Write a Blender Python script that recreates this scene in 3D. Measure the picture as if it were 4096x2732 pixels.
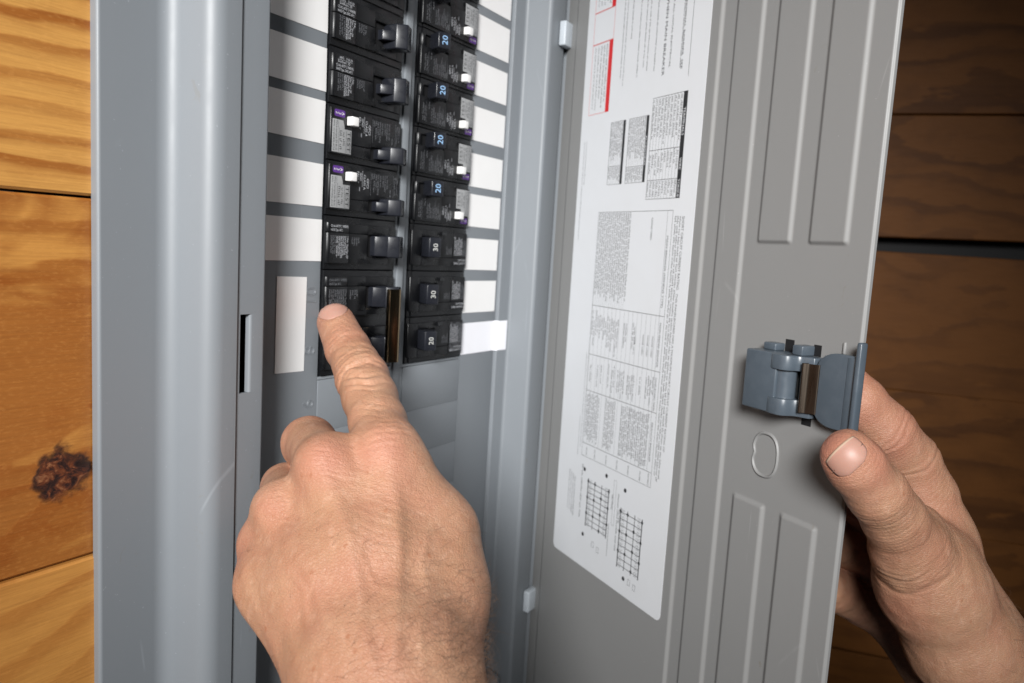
import bpy, bmesh, math, random
import numpy as np
from mathutils import Matrix, Vector

for o in list(bpy.data.objects):
    bpy.data.objects.remove(o, do_unlink=True)
scene = bpy.context.scene
COL = scene.collection
MM = 0.001

# ------------------------------------------------------------------ camera
# world axes (millimetres in this script, metres in the scene): X along the panel, Y into the wall, Z up
PW, PH, FPX = 4096.0, 2732.0, 3060.0            # photograph size and focal length in pixels
YAW, PITCH, ROLL = (math.radians(a) for a in (58.8631, 6.7469, 3.4067))
CAM = np.array([-260.848, -264.127, -90.7135])
_f = np.array([math.sin(YAW)*math.cos(PITCH), math.cos(YAW)*math.cos(PITCH), -math.sin(PITCH)])
_r0 = np.array([math.cos(YAW), -math.sin(YAW), 0.0]); _u0 = np.cross(_r0, _f)
RGT = math.cos(ROLL)*_r0 + math.sin(ROLL)*_u0
UPV = -math.sin(ROLL)*_r0 + math.cos(ROLL)*_u0
FWD = _f
cam_d = bpy.data.cameras.new('camera'); cam = bpy.data.objects.new('camera', cam_d); COL.objects.link(cam)
cam_d.sensor_width = 36.0; cam_d.lens = FPX/PW*36.0
cam_d.clip_start = 0.01; cam_d.clip_end = 50.0
cam.matrix_world = Matrix(((RGT[0], UPV[0], -FWD[0], CAM[0]*MM), (RGT[1], UPV[1], -FWD[1], CAM[1]*MM),
                           (RGT[2], UPV[2], -FWD[2], CAM[2]*MM), (0, 0, 0, 1)))
cam_d.dof.use_dof = True; cam_d.dof.focus_distance = 0.295; cam_d.dof.aperture_fstop = 15.0
scene.camera = cam

# ------------------------------------------------------------------ light (a room lit by one soft lamp to the left of the photographer)
world = bpy.data.worlds.new('World'); scene.world = world; world.use_nodes = True
bg = world.node_tree.nodes['Background']
bg.inputs['Color'].default_value = (0.80, 0.90, 1.0, 1.0); bg.inputs['Strength'].default_value = 0.022

def area_lamp(name, loc, target, size, power, color, spread=180):
    d = bpy.data.lights.new(name, 'AREA'); d.shape = 'DISK'; d.size = size; d.energy = power; d.color = color; d.spread = math.radians(spread)
    o = bpy.data.objects.new(name, d); COL.objects.link(o)
    o.location = loc
    o.rotation_euler = (Vector(target) - Vector(loc)).to_track_quat('-Z', 'Y').to_euler()
    return o
area_lamp('softbox', (-1.03, -0.60, 0.30), (0.07, -0.05, -0.10), 0.36, 2.2, (1.0, 0.995, 0.985), 42)

scene.view_settings.view_transform = 'Standard'; scene.view_settings.look = 'None'
scene.view_settings.exposure = 0.0; scene.view_settings.gamma = 1.0; scene.view_settings.use_curve_mapping = False

# ------------------------------------------------------------------ pixel helpers (a pixel gives a direction; the surface it lies on gives the distance)
def ray(x, y):
    return FWD + RGT*((x-PW/2)/FPX) - UPV*((y-PH/2)/FPX)
def at(x, y, depth):
    return CAM + ray(x, y)*depth
def on_y(x, y, Y=0.0):
    d = ray(x, y); return CAM + d*((Y-CAM[1])/d[1])
DOOR_A = math.radians(121.0985)
DH = np.array([188.0, -20.0, 0.0])
DS = np.array([math.cos(DOOR_A), -math.sin(DOOR_A), 0.0])          # along the door, hinge to free edge
DN = np.array([-math.sin(DOOR_A), -math.cos(DOOR_A), 0.0])         # towards the viewer
def on_door(x, y, n=0.0):
    d = ray(x, y); o = DH + DN*n
    p = CAM + d*(((o-CAM) @ DN)/(d @ DN)); return ((p-o) @ DS, p[2])

# ------------------------------------------------------------------ mesh builder
class MB:
    def __init__(s): s.v = []; s.f = []
    def add(s, vs, fs):
        b = len(s.v); s.v.extend([tuple(map(float, q)) for q in vs]); s.f.extend([tuple(b+i for i in q) for q in fs])
    def box(s, x0, x1, y0, y1, z0, z1):
        s.add([(x0,y0,z0),(x1,y0,z0),(x1,y1,z0),(x0,y1,z0),(x0,y0,z1),(x1,y0,z1),(x1,y1,z1),(x0,y1,z1)],
              [(0,3,2,1),(4,5,6,7),(0,1,5,4),(1,2,6,5),(2,3,7,6),(3,0,4,7)])
    def prism(s, prof, z0, z1):                     # closed profile in x,y extruded along z
        n = len(prof)
        s.add([(p[0],p[1],z0) for p in prof]+[(p[0],p[1],z1) for p in prof],
              [(i,(i+1)%n,n+(i+1)%n,n+i) for i in range(n)]+[tuple(reversed(range(n))), tuple(range(n,2*n))])
    def prism_y(s, poly, y0, y1):                   # closed outline in x,z given a thickness in y
        n = len(poly)
        s.add([(p[0],y0,p[1]) for p in poly]+[(p[0],y1,p[1]) for p in poly],
              [(i,(i+1)%n,n+(i+1)%n,n+i) for i in range(n)]+[tuple(reversed(range(n))), tuple(range(n,2*n))])
    def sheet(s, prof, z0, z1):                     # open profile extruded along z
        n = len(prof)
        s.add([(p[0],p[1],z0) for p in prof]+[(p[0],p[1],z1) for p in prof], [(i,i+1,n+i+1,n+i) for i in range(n-1)])
    def quad(s, a, b, c, d): s.add([a,b,c,d], [(0,1,2,3)])
    def plate(s, o, ax, ay, w, h):                  # flat rectangle at o along unit vectors
        o, ax, ay = (np.asarray(q, float) for q in (o, ax, ay))
        s.quad(o, o+ax*w, o+ax*w+ay*h, o+ay*h)
    def text(s, txt, o, ax, ay, size, sx=1.0, align='L'):
        vs, fs, w = glyphs(txt)
        o, ax, ay = (np.asarray(q, float) for q in (o, ax, ay))
        k = size/0.69
        dx = {'L': 0.0, 'C': -w*k*sx/2, 'R': -w*k*sx}[align]
        s.add([o+ax*(v[0]*k*sx+dx)+ay*(v[1]*k) for v in vs], fs)
        return w*k*sx
    def cyl(s, a, b, r0, r1=None, n=20, caps=True):
        a, b = np.asarray(a, float), np.asarray(b, float); r1 = r0 if r1 is None else r1
        d = (b-a)/np.linalg.norm(b-a); t = np.array([1.0,0,0]) if abs(d[0]) < .8 else np.array([0,1.0,0])
        p = np.cross(d, t); p /= np.linalg.norm(p); q = np.cross(d, p)
        R = [(math.cos(2*math.pi*i/n), math.sin(2*math.pi*i/n)) for i in range(n)]
        s.add([a+(p*c+q*e)*r0 for c,e in R]+[b+(p*c+q*e)*r1 for c,e in R],
              [(i,(i+1)%n,n+(i+1)%n,n+i) for i in range(n)]+([tuple(reversed(range(n))), tuple(range(n,2*n))] if caps else []))
    def build(s, name, mat, parent=None, bevel=0.0, seg=2, smooth=None, frame=None, limit=35, fix=True):
        v = np.array(s.v, float)*MM
        if frame is not None:
            o, X, Y, Z = frame; v = (np.asarray(o)*MM)[None]+v[:,:1]*X+v[:,1:2]*Y+v[:,2:]*Z
        me = bpy.data.meshes.new(name); me.from_pydata(v.tolist(), [], s.f)
        if bevel or fix:
            bm = bmesh.new(); bm.from_mesh(me)
            if bevel:
                bmesh.ops.remove_doubles(bm, verts=bm.verts, dist=1e-7)
                ed = [e for e in bm.edges if len(e.link_faces) == 2 and e.calc_face_angle(0) > math.radians(limit)]
                bmesh.ops.bevel(bm, geom=ed, offset=bevel*MM, segments=seg, profile=0.5, affect='EDGES', clamp_overlap=True)
            if fix: bmesh.ops.recalc_face_normals(bm, faces=bm.faces)
            bm.to_mesh(me); bm.free()
        me.materials.append(mat)
        if smooth is None: smooth = bevel > 0
        if smooth:
            me.shade_smooth()
            try: me.set_sharp_from_angle(angle=math.radians(40))
            except Exception: pass
        return link(name, me, parent)

def link(name, me, parent=None):
    o = bpy.data.objects.new(name, me); COL.objects.link(o)
    if parent is not None: o.parent = parent
    return o

_glyph = {}
def glyphs(txt):
    if txt not in _glyph:
        cu = bpy.data.curves.new('t', 'FONT'); cu.body = txt; cu.resolution_u = 2; cu.fill_mode = 'FRONT'
        ob = bpy.data.objects.new('t', cu)
        me = bpy.data.meshes.new_from_object(ob)
        vs = [tuple(v.co) for v in me.vertices]; fs = [tuple(p.vertices) for p in me.polygons]
        w = max([v[0] for v in vs], default=0.0)
        bpy.data.objects.remove(ob); bpy.data.curves.remove(cu); bpy.data.meshes.remove(me)
        _glyph[txt] = (vs, fs, w)
    return _glyph[txt]

def empty(name, loc=(0,0,0)):
    o = bpy.data.objects.new(name, None); COL.objects.link(o); o.empty_display_size = 0.01
    o.location = Vector(loc)*MM
    return o
def tag(o, label=None, cat=None, group=None, kind=None):
    if label: o['label'] = label
    if cat: o['category'] = cat
    if group: o['group'] = group
    if kind: o['kind'] = kind
    return o

# ------------------------------------------------------------------ materials
class NT:
    def __init__(s, name):
        s.m = bpy.data.materials.new(name); s.m.use_nodes = True; s.t = s.m.node_tree
        s.b = s.t.nodes['Principled BSDF']
    def n(s, typ, **kw):
        nd = s.t.nodes.new(typ)
        ins = kw.pop('ins', {})
        for k, v in kw.items(): setattr(nd, k, v)
        for k, v in ins.items(): s.set(nd.inputs[k], v)
        return nd
    def set(s, sock, v):
        if isinstance(v, bpy.types.NodeSocket): s.t.links.new(v, sock)
        else: sock.default_value = v
    def math(s, op, a, b=None, c=None, clamp=False):
        nd = s.t.nodes.new('ShaderNodeMath'); nd.operation = op; nd.use_clamp = clamp
        for i, v in enumerate((a, b, c)):
            if v is not None: s.set(nd.inputs[i], v)
        return nd.outputs[0]
    def ramp(s, fac, stops, interp='LINEAR'):
        nd = s.t.nodes.new('ShaderNodeValToRGB'); nd.color_ramp.interpolation = interp
        el = nd.color_ramp.elements
        while len(el) < len(stops): el.new(0.5)
        for e, (p, c) in zip(el, stops):
            e.position = p; e.color = (c, c, c, 1) if isinstance(c, (int, float)) else (*c, 1)
        s.set(nd.inputs[0], fac); return nd.outputs[0]
    def mix(s, fac, a, b, typ='MIX'):
        nd = s.t.nodes.new('ShaderNodeMix'); nd.data_type = 'RGBA'; nd.blend_type = typ
        s.set(nd.inputs[0], fac)
        for i, v in ((6, a), (7, b)):
            s.set(nd.inputs[i], (*v, 1) if isinstance(v, tuple) and len(v) == 3 else v)
        return nd.outputs[2]
    def coord(s, which='Object', scale=(1,1,1), loc=(0,0,0)):
        tc = s.n('ShaderNodeTexCoord'); mp = s.n('ShaderNodeMapping')
        s.t.links.new(tc.outputs[which], mp.inputs[0])
        mp.inputs['Scale'].default_value = scale; mp.inputs['Location'].default_value = loc
        return mp.outputs[0]
    def noise(s, vec, scale, detail=3.0, rough=0.5, dist=0.0):
        return s.n('ShaderNodeTexNoise', ins={'Vector': vec, 'Scale': scale, 'Detail': detail, 'Roughness': rough, 'Distortion': dist}).outputs[0]
    def bump(s, h, strength=0.3, dist=0.001, normal=None):
        nd = s.n('ShaderNodeBump', ins={'Height': h, 'Strength': strength, 'Distance': dist})
        if normal is not None: s.t.links.new(normal, nd.inputs['Normal'])
        return nd.outputs[0]
    def out(s, **kw):
        for k, v in kw.items():
            key = {'color': 'Base Color', 'rough': 'Roughness', 'normal': 'Normal', 'metal': 'Metallic', 'spec': 'Specular IOR Level'}.get(k, k)
            s.set(s.b.inputs[key], (*v, 1) if isinstance(v, tuple) and len(v) == 3 else v)
        return s.m

def mat_paint(name, col, rough=0.38):
    t = NT(name); c = t.coord()
    big = t.noise(c, 9.0, 4.0, 0.6); fine = t.noise(c, 900.0, 2.0)
    dirt = t.ramp(t.noise(c, 60.0, 6.0, 0.7), [(0.0, 0.0), (0.62, 0.0), (0.75, 1.0)])
    speck = t.ramp(t.noise(c, 760.0, 1.0), [(0.0, 0.0), (0.775, 0.0), (0.80, 1.0)])
    sc = t.n('ShaderNodeTexVoronoi', feature='DISTANCE_TO_EDGE', ins={'Vector': t.coord(scale=(1.0, 1.0, 0.22), loc=(0.2, 0.4, 0.1)), 'Scale': 26.0})
    scr = t.math('MULTIPLY', t.ramp(sc.outputs['Distance'], [(0.0, 1.0), (0.004, 0.6), (0.008, 0.0)]), t.ramp(t.noise(c, 21.0, 3.0), [(0.60, 0.0), (0.68, 1.0)]))
    stain = t.math('MULTIPLY', t.ramp(t.noise(c, 95.0, 5.0, 0.65, 0.8), [(0.66, 0.0), (0.70, 1.0)]), t.ramp(t.noise(c, 14.0, 2.0), [(0.50, 0.0), (0.62, 1.0)]))
    col2 = t.mix(t.math('MULTIPLY', dirt, 0.10), col, tuple(q*0.72 for q in col))
    col3 = t.mix(t.math('MULTIPLY', speck, 0.35), col2, tuple(min(1, q*1.9) for q in col))
    col3 = t.mix(t.math('MULTIPLY', scr, 0.35), col3, tuple(min(1, q*1.8) for q in col))
    col3 = t.mix(t.math('MULTIPLY', stain, 0.30), col3, (0.16, 0.125, 0.075))
    r = t.math('ADD', t.math('MULTIPLY', t.noise(c, 70.0, 5.0, 0.7), 0.16), t.math('ADD', t.math('MULTIPLY', big, 0.12), rough-0.14))
    return t.out(color=col3, rough=r, normal=t.bump(t.noise(c, 1500.0, 3.0), 0.10, 0.00012, t.bump(big, 0.15, 0.0006)))
M = {}
M['paint'] = mat_paint('grey_enamel', (0.184, 0.200, 0.217), 0.48)
M['door_paint'] = mat_paint('door_enamel', (0.222, 0.222, 0.220), 0.50)

def mat_black(name, col, rough):
    t = NT(name); c = t.coord()
    smudge = t.ramp(t.noise(c, 120.0, 5.0, 0.6), [(0.3, 0.0), (0.75, 1.0)])
    colr = t.mix(t.math('MULTIPLY', smudge, 0.5), col, tuple(q*1.6+0.002 for q in col))
    return t.out(color=colr, rough=t.math('ADD', t.math('MULTIPLY', smudge, 0.16), rough), spec=0.28,
                 normal=t.bump(t.noise(c, 2500.0, 2.0), 0.12, 0.00008))
M['black'] = mat_black('black_moulded_plastic', (0.0040, 0.0043, 0.0052), 0.24)
M['toggle'] = mat_black('toggle_plastic', (0.011, 0.012, 0.016), 0.20)
M['hollow'] = NT('dark_hollow').out(color=(0.004, 0.004, 0.005), rough=0.7)  # near-black puts the shade inside openings and cavities into the colour
def mat_flat(name, col, rough=0.6, spec=0.5, var=0.06, vs=200.0):
    t = NT(name); c = t.coord(); nz = t.noise(c, vs, 4.0, 0.6)
    return t.out(color=t.mix(nz, tuple(q*(1-var) for q in col), tuple(min(1, q*(1+var)) for q in col)), rough=rough, spec=spec)
M['ink_white'] = mat_flat('white_ink', (0.50, 0.51, 0.54), 0.7)
M['ink_dim'] = mat_flat('grey_ink', (0.16, 0.165, 0.18), 0.7, var=0.35, vs=500)
M['ink_number'] = mat_flat('number_ink', (0.50, 0.50, 0.48), 0.6)
M['ink_blue'] = mat_flat('blue_number_ink', (0.26, 0.44, 0.68), 0.6)
M['ink_moulded'] = mat_flat('moulded_number', (0.05, 0.052, 0.056), 0.45)
M['ink_black'] = mat_flat('black_ink', (0.016, 0.016, 0.018), 0.6)
M['ink_grey'] = mat_flat('small_print_ink', (0.022, 0.022, 0.026), 0.6)
M['ink_red'] = mat_flat('red_ink', (0.55, 0.010, 0.014), 0.45)
M['ink_redline'] = mat_flat('thin_red_ink', (0.62, 0.16, 0.16), 0.5)
M['sticker_grey'] = mat_flat('grey_foil_sticker', (0.30, 0.305, 0.31), 0.5)
M['purple'] = mat_flat('purple_sticker', (0.085, 0.022, 0.21), 0.45, var=0.15)
M['purple_rim'] = mat_flat('purple_sticker_rim', (0.28, 0.16, 0.45), 0.5)
M['button'] = mat_flat('white_button_plastic', (0.78, 0.77, 0.76), 0.35)
M['clip'] = mat_flat('pale_clip_plastic', (0.46, 0.50, 0.54), 0.4)
M['blue_plastic'] = None
def mat_paper(name, col, rough=0.55):
    t = NT(name); c = t.coord()
    st = t.ramp(t.noise(c, 45.0, 6.0, 0.65), [(0.35, 0.0), (0.8, 1.0)])
    return t.out(color=t.mix(t.math('MULTIPLY', st, 0.12), col, (col[0]*.8, col[1]*.76, col[2]*.7)), rough=rough,
                 normal=t.bump(t.noise(c, 1200.0, 4.0), 0.10, 0.0001, t.bump(t.noise(c, 30.0, 2.0), 0.2, 0.0012)))
M['paper'] = mat_paper('white_paper_label', (0.77, 0.765, 0.76))
M['tape'] = mat_paper('white_tape', (0.80, 0.80, 0.84), 0.4)
M['door_label'] = mat_paper('door_label_film', (0.62, 0.635, 0.66), 0.42)
def mat_latch():
    t = NT('slate_blue_plastic'); c = t.coord()
    sm = t.ramp(t.noise(c, 140.0, 5.0, 0.65), [(0.45, 0.0), (0.8, 1.0)])
    return t.out(color=t.mix(t.math('MULTIPLY', sm, 0.18), (0.070, 0.088, 0.108), (0.15, 0.18, 0.21)), rough=t.math('ADD', t.math('MULTIPLY', sm, .2), 0.28),
                 normal=t.bump(t.noise(c, 1600.0, 3.0), 0.12, 0.0001))
M['latch'] = mat_latch()
def mat_metal(name, col, rough):
    t = NT(name); c = t.coord(scale=(1, 1, 0.06))
    nz = t.noise(c, 900.0, 4.0)
    return t.out(color=t.mix(nz, tuple(q*.75 for q in col), col), metal=1.0, rough=t.math('ADD', t.math('MULTIPLY', nz, .15), rough))
M['bronze'] = mat_metal('bronze_steel', (0.30, 0.225, 0.14), 0.06)
M['spring'] = mat_metal('brown_spring_steel', (0.15, 0.12, 0.095), 0.22)

def mat_wood(name, freq, light, dark, off, amp, knot=None, bend=0.0, contrast=1.0, patch=0.0, fibre=1.0):
    """flat-sawn pine: growth rings cut by the board's face, fibres along x, an optional knot (x, z, rx, rz in metres)"""
    t = NT(name); tc = t.n('ShaderNodeTexCoord'); sx = t.n('ShaderNodeSeparateXYZ'); t.t.links.new(tc.outputs['Object'], sx.inputs[0])
    X, Z = sx.outputs[0], sx.outputs[2]
    def vec(ax, az, o=0.0):
        cb = t.n('ShaderNodeCombineXYZ')
        t.set(cb.inputs[0], t.math('MULTIPLY', X, ax)); t.set(cb.inputs[1], o); t.set(cb.inputs[2], t.math('MULTIPLY', Z, az)); return cb.outputs[0]
    w1 = t.noise(vec(6.0, 16.0, off), 1.0, 2.0, 0.5)
    w2 = t.noise(vec(14.0, 46.0, off+3.1), 1.0, 3.0, 0.6)
    F = t.math('MULTIPLY', t.math('ADD', Z, t.math('MULTIPLY', X, bend)), freq)
    F = t.math('ADD', F, t.math('MULTIPLY', w1, amp)); F = t.math('ADD', F, t.math('MULTIPLY', w2, 1.3))
    F = t.math('ADD', F, off)
    kd = None
    if knot:
        kx, kz, rx, rz = knot
        jx = t.math('MULTIPLY', t.math('SUBTRACT', t.noise(vec(95, 120, 9.0), 1.0, 4.0, 0.55), 0.5), 1.7)
        dx = t.math('DIVIDE', t.math('SUBTRACT', X, kx), rx); dz = t.math('DIVIDE', t.math('SUBTRACT', Z, kz), rz)
        kd = t.math('ADD', t.math('SQRT', t.math('ADD', t.math('MULTIPLY', dx, dx), t.math('MULTIPLY', dz, dz))), jx)
        pull = t.math('DIVIDE', 1.9, t.math('ADD', 1.0, t.math('MULTIPLY', kd, t.math('MULTIPLY', kd, 0.22))))
        sg = t.math('TANH', t.math('MULTIPLY', dz, 1.2))
        F = t.math('ADD', F, t.math('MULTIPLY', pull, sg))
    fr = t.math('FRACT', F)
    ring = t.ramp(fr, [(0.0, 0.05), (0.28, 0.0), (0.52, 0.30), (0.72, 1.0), (0.90, 1.0), (1.0, 0.05)], 'EASE')
    fib = t.noise(vec(40.0, 1400.0, off), 1.0, 4.0, 0.65)
    fleck = t.noise(vec(420.0, 1100.0, off+5), 1.0, 3.0, 0.6)
    vary = t.ramp(t.noise(vec(3.0, 55.0, off+2.2), 1.0, 2.0), [(0.32, 0.35), (0.62, 1.0)])
    ringc = t.math('MULTIPLY', t.math('MULTIPLY', ring, contrast), vary, clamp=True)
    col = t.mix(ringc, light, dark)
    if patch:
        pm = t.ramp(t.noise(vec(9.0, 26.0, off+7.7), 1.0, 4.0, 0.55, 0.6), [(0.42, 0.0), (0.50, 1.0)])
        col = t.mix(t.math('MULTIPLY', pm, patch), col, tuple(0.5*a+0.5*b for a, b in zip(dark, (0.26, 0.075, 0.013))))
    col = t.mix(t.math('MULTIPLY', t.ramp(fib, [(0.40, 0.0), (0.75, 1.0)]), 0.30*fibre), col, tuple(q*0.5 for q in dark))
    col = t.mix(t.math('MULTIPLY', t.ramp(fleck, [(0.52, 0.0), (0.72, 1.0)]), 0.16*fibre), col, tuple(min(1, q*1.3+0.02) for q in light))
    stain = t.ramp(t.noise(vec(24.0, 30.0, off+1.3), 1.0, 4.0, 0.6), [(0.5, 0.0), (0.8, 1.0)])
    col = t.mix(t.math('MULTIPLY', stain, 0.35), col, tuple(q*0.62 for q in dark))
    h = t.math('ADD', t.math('MULTIPLY', fib, 0.5), t.math('MULTIPLY', ring, 0.4))
    if knot:
        near = t.ramp(kd, [(0.0, 1.0), (0.55, 1.0), (1.0, 0.0)], 'EASE')
        rimm = t.math('MULTIPLY', t.ramp(kd, [(0.50, 0.0), (0.70, 1.0), (0.86, 0.2), (1.0, 0.0)]), t.ramp(t.noise(vec(60, 90, 4.0), 1.0, 3.0), [(0.40, 0.0), (0.60, 1.0)]))
        kn = t.noise(vec(190.0, 230.0, 2.0), 1.0, 5.0, 0.7, 1.0)
        kcol = t.ramp(kn, [(0.34, (0.006, 0.004, 0.004)), (0.47, (0.030, 0.012, 0.010)), (0.57, (0.13, 0.036, 0.014)), (0.74, (0.34, 0.16, 0.075))])
        halo = t.ramp(kd, [(0.6, 0.9), (2.4, 0.0)], 'EASE')
        col = t.mix(t.math('MULTIPLY', halo, 0.75), col, (0.22, 0.075, 0.018))
        col = t.mix(near, col, kcol)
        col = t.mix(t.math('MULTIPLY', rimm, 0.85), col, (0.012, 0.008, 0.008))
        h = t.math('ADD', h, t.math('MULTIPLY', t.math('MULTIPLY', kn, near), 4.0))
    return t.out(color=col, rough=t.math('ADD', t.math('MULTIPLY', fib, 0.18), 0.34 if fibre > 0.6 else 0.5), spec=0.45 if fibre > 0.6 else 0.2, normal=t.bump(h, 0.35, 0.0004))
# ================================================================== the wooden walls
rng = random.Random(7)
LIGHT, DARK = (0.60, 0.33, 0.110), (0.36, 0.135, 0.030)
def plank(parent, x0, x1, y0, y1, z0, z1, mat, edge=0.0, seed=0):
    """a sawn board: slightly wavy edges and eased arrises, front face at y0"""
    r = random.Random(seed); n = 40; m = MB()
    ph = [r.uniform(0, 6.28) for _ in range(4)]
    def wob(i, k): 
        t = i/n; return edge*(math.sin(5*t+ph[k])+0.5*math.sin(13*t+ph[k+1]))
    e = 0.9
    vs = []; fs = []
    for i in range(n+1):
        x = x0+(x1-x0)*i/n; a = z0+wob(i, 0); b = z1+wob(i, 2)
        vs += [(x, y1, a), (x, y0+e, a), (x, y0, a+e), (x, y0, b-e), (x, y0+e, b), (x, y1, b)]
    for i in range(n):
        for j in range(6):
            k = (j+1) % 6; fs.append((i*6+j, i*6+k, (i+1)*6+k, (i+1)*6+j))
    fs += [tuple(range(6)), tuple(reversed(range(n*6, n*6+6)))]
    m.add(vs, fs)
    return m.build('plank', mat, parent)
wall = tag(empty('wall'), 'varnished pine plank wall carrying the grey electrical panel', None, None, 'structure')
wA = mat_wood('pine_banded', 104.0, (0.57, 0.285, 0.072), (0.28, 0.084, 0.012), 0.35, 3.0, bend=-0.03)
wB = mat_wood('pine_knotty', 30.0, (0.53, 0.245, 0.056), (0.27, 0.078, 0.011), 2.2, 3.4, knot=(-0.1195, -0.1775, 0.0108, 0.0118), bend=0.05, contrast=0.95, patch=0.75)
wC = mat_wood('pine_plain', 60.0, (0.53, 0.245, 0.058), (0.32, 0.102, 0.017), 4.7, 2.0, bend=-0.22, contrast=0.55)
for z0, z1, y, mt, sd in ((-80.2, 66.0, 2.0, wA, 1), (-209.7, -81.2, 2.6, wB, 2), (-340.0, -210.9, 1.6, wC, 3), (-470.0, -341.0, 2.2, wA, 4), (66.9, 200.0, 2.4, wB, 5), (201.0, 330.0, 2.0, wC, 6)):
    plank(wall, -760.0, -104.5, y, y+22.0, z0, z1, mt, 0.35, sd)
    plank(wall, 223.0, 640.0, y+0.2, y+22.2, z0, z1, mt, 0.35, sd+20)

# the wall round the corner, behind the door
WA = math.radians(17.0)
rh = np.array([math.cos(YAW), -math.sin(YAW), 0.0]); fh = np.array([math.sin(YAW), math.cos(YAW), 0.0])
WD = rh*math.cos(WA)-fh*math.sin(WA); WN = np.array([WD[1], -WD[0], 0.0])        # along the wall, out of the wall
if WN @ (CAM-at(3700, 1000, 820.0)) < 0: WN = -WN
WO = at(3700, 1000, 820.0); WO[2] = 0.0
def wall_z(x, y):
    d = ray(x, y); p = CAM+d*(((WO-CAM) @ WN)/(d @ WN)); return (p-WO) @ WD, p[2]
wall2 = tag(empty('wall', WO), 'dim pine plank wall round the corner behind the open panel door', None, None, 'structure')
wall2.rotation_euler = (0, 0, math.atan2(WD[1], WD[0]))
edges = [wall_z(3700, y)[1] for y in (-700, -110, 455, 985, 1575, 2120, 2660, 3250, 3800)]
gaps = [1.5, 1.5, 1.6, 17.0, 1.5, 2.0, 1.5, 1.5]
wR = [mat_wood('pine_far_shaded_%d' % i, f, (0.165, 0.060, 0.012), (0.075, 0.025, 0.005), o, a, knot=k, bend=b, contrast=c, fibre=0.5)  # same pine, darkened: part of this wall's shade is in the base colour
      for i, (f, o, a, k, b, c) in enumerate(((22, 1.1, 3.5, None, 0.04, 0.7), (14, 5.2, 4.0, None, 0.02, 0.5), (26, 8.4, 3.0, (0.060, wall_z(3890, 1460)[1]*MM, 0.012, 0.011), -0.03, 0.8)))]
mb = MB(); mb.box(-640, 760, 30, 36, -800, 520); mb.build('backing_board', M['hollow'], wall2)
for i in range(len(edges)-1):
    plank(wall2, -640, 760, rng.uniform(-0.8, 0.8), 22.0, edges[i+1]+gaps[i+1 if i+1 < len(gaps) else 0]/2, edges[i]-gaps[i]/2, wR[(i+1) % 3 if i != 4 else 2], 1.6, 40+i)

# ================================================================== the panel
panel = tag(empty('electrical_panel'), 'grey steel electrical panel with its door swung open, set on the pine wall', 'electrical panel')
ZB, ZT = -430.0, 300.0
def rounded(pts, n=6):
    out = []
    for i, p in enumerate(pts):
        r = p[2] if len(p) > 2 else 0.0
        P = np.array(p[:2], float)
        if r <= 0 or i in (0, len(pts)-1): out.append(tuple(P)); continue
        a = np.array(pts[i-1][:2], float)-P; b = np.array(pts[i+1][:2], float)-P
        la, lb = np.linalg.norm(a), np.linalg.norm(b); a /= la; b /= lb
        ang = math.acos(max(-1, min(1, float(a @ b)))); d = min(r/math.tan(ang/2), 0.48*la, 0.48*lb); rr = d*math.tan(ang/2)
        bis = (a+b)/np.linalg.norm(a+b); cen = P+bis*(rr/math.sin(ang/2))
        s, e = P+a*d-cen, P+b*d-cen
        a0 = math.atan2(s[1], s[0]); a1 = math.atan2(e[1], e[0]); da = (a1-a0+math.pi) % (2*math.pi)-math.pi
        out += [tuple(cen+rr*np.array([math.cos(a0+da*k/n), math.sin(a0+da*k/n)])) for k in range(n+1)]
    return out
SL0, SL1, SZ0, SZ1 = -61.3, -55.2, -153.2, -121.7
left = rounded([(-108, 2.0), (-108, -2.0, 1.3), (-81.0, -1.6, 7.0), (-75.5, -20.2, 10.5), (-63.4, -20.0, 0.5), (-63.0, -19.0, 0.3), (-48.9, -19.0, 1.6), (-48.9, 0.2)], 9)
split = [i for i, p in enumerate(left) if p[0] < SL0][-1]
lo, hi = left[:split+1]+[(SL0, -19.0)], [(SL1, -19.0)]+[p for p in left[split+1:] if p[0] > SL1]
t = MB()
full = lo+[(SL1, -19.0)]+hi[1:]
t.sheet(full, ZB, SZ0); t.sheet(full, SZ1, ZT); t.sheet(lo, SZ0, SZ1)
t.sheet(rounded([(SL1-1.6, -16.6), (SL1-1.4, -19.0, 2.0)]+[(SL1+2.5, -19.0)], 8)+[p for p in hi[1:] if p[0] > SL1+2.6 or p[1] > -18.9], SZ0, SZ1)
t.sheet([(SL0, -19.0), (SL0, -17.6)], SZ0, SZ1)
for zz in (SZ0, SZ1): t.quad((SL0, -19, zz), (SL1-1.0, -19, zz), (SL1-1.0, -17.6, zz), (SL0, -17.6, zz))
right = rounded([(153.6, 0.2), (153.8, -2.4, 0.5), (165.3, -2.9, 2.2), (167.3, -20.0, 2.6), (186.8, -20.0, 1.6), (186.8, -13.0), (190.5, -13.0), (190.5, -20.5, 1.0), (197.0, -20.5, 3.0), (198.0, -2.0, 1.0), (226.0, -2.0, 1.2), (226.0, 2.0)])
t.sheet(right, ZB, ZT)
trim = t.build('cover_trim', M['paint'], panel, smooth=True, fix=False)
t = MB(); t.prism(rounded([(-47.4, 0.0), (-47.4, -17.0), (160.0, -17.0, 6.0), (165.4, -3.0, 2.0), (165.4, 0.0)], 8), ZB, -377.0)
t.build('lower_ledge', M['paint'], panel, bevel=3.0, seg=4, limit=60)
t = MB(); t.box(SL0-1.5, SL1+4.5, -9.0, -8.0, SZ0-2, SZ1+2); t.box(SL1+3.5, SL1+4.5, -18.2, -9.0, SZ0-2, SZ1+2); t.build('latch_slot', M['hollow'], panel)
t = MB()
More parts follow.
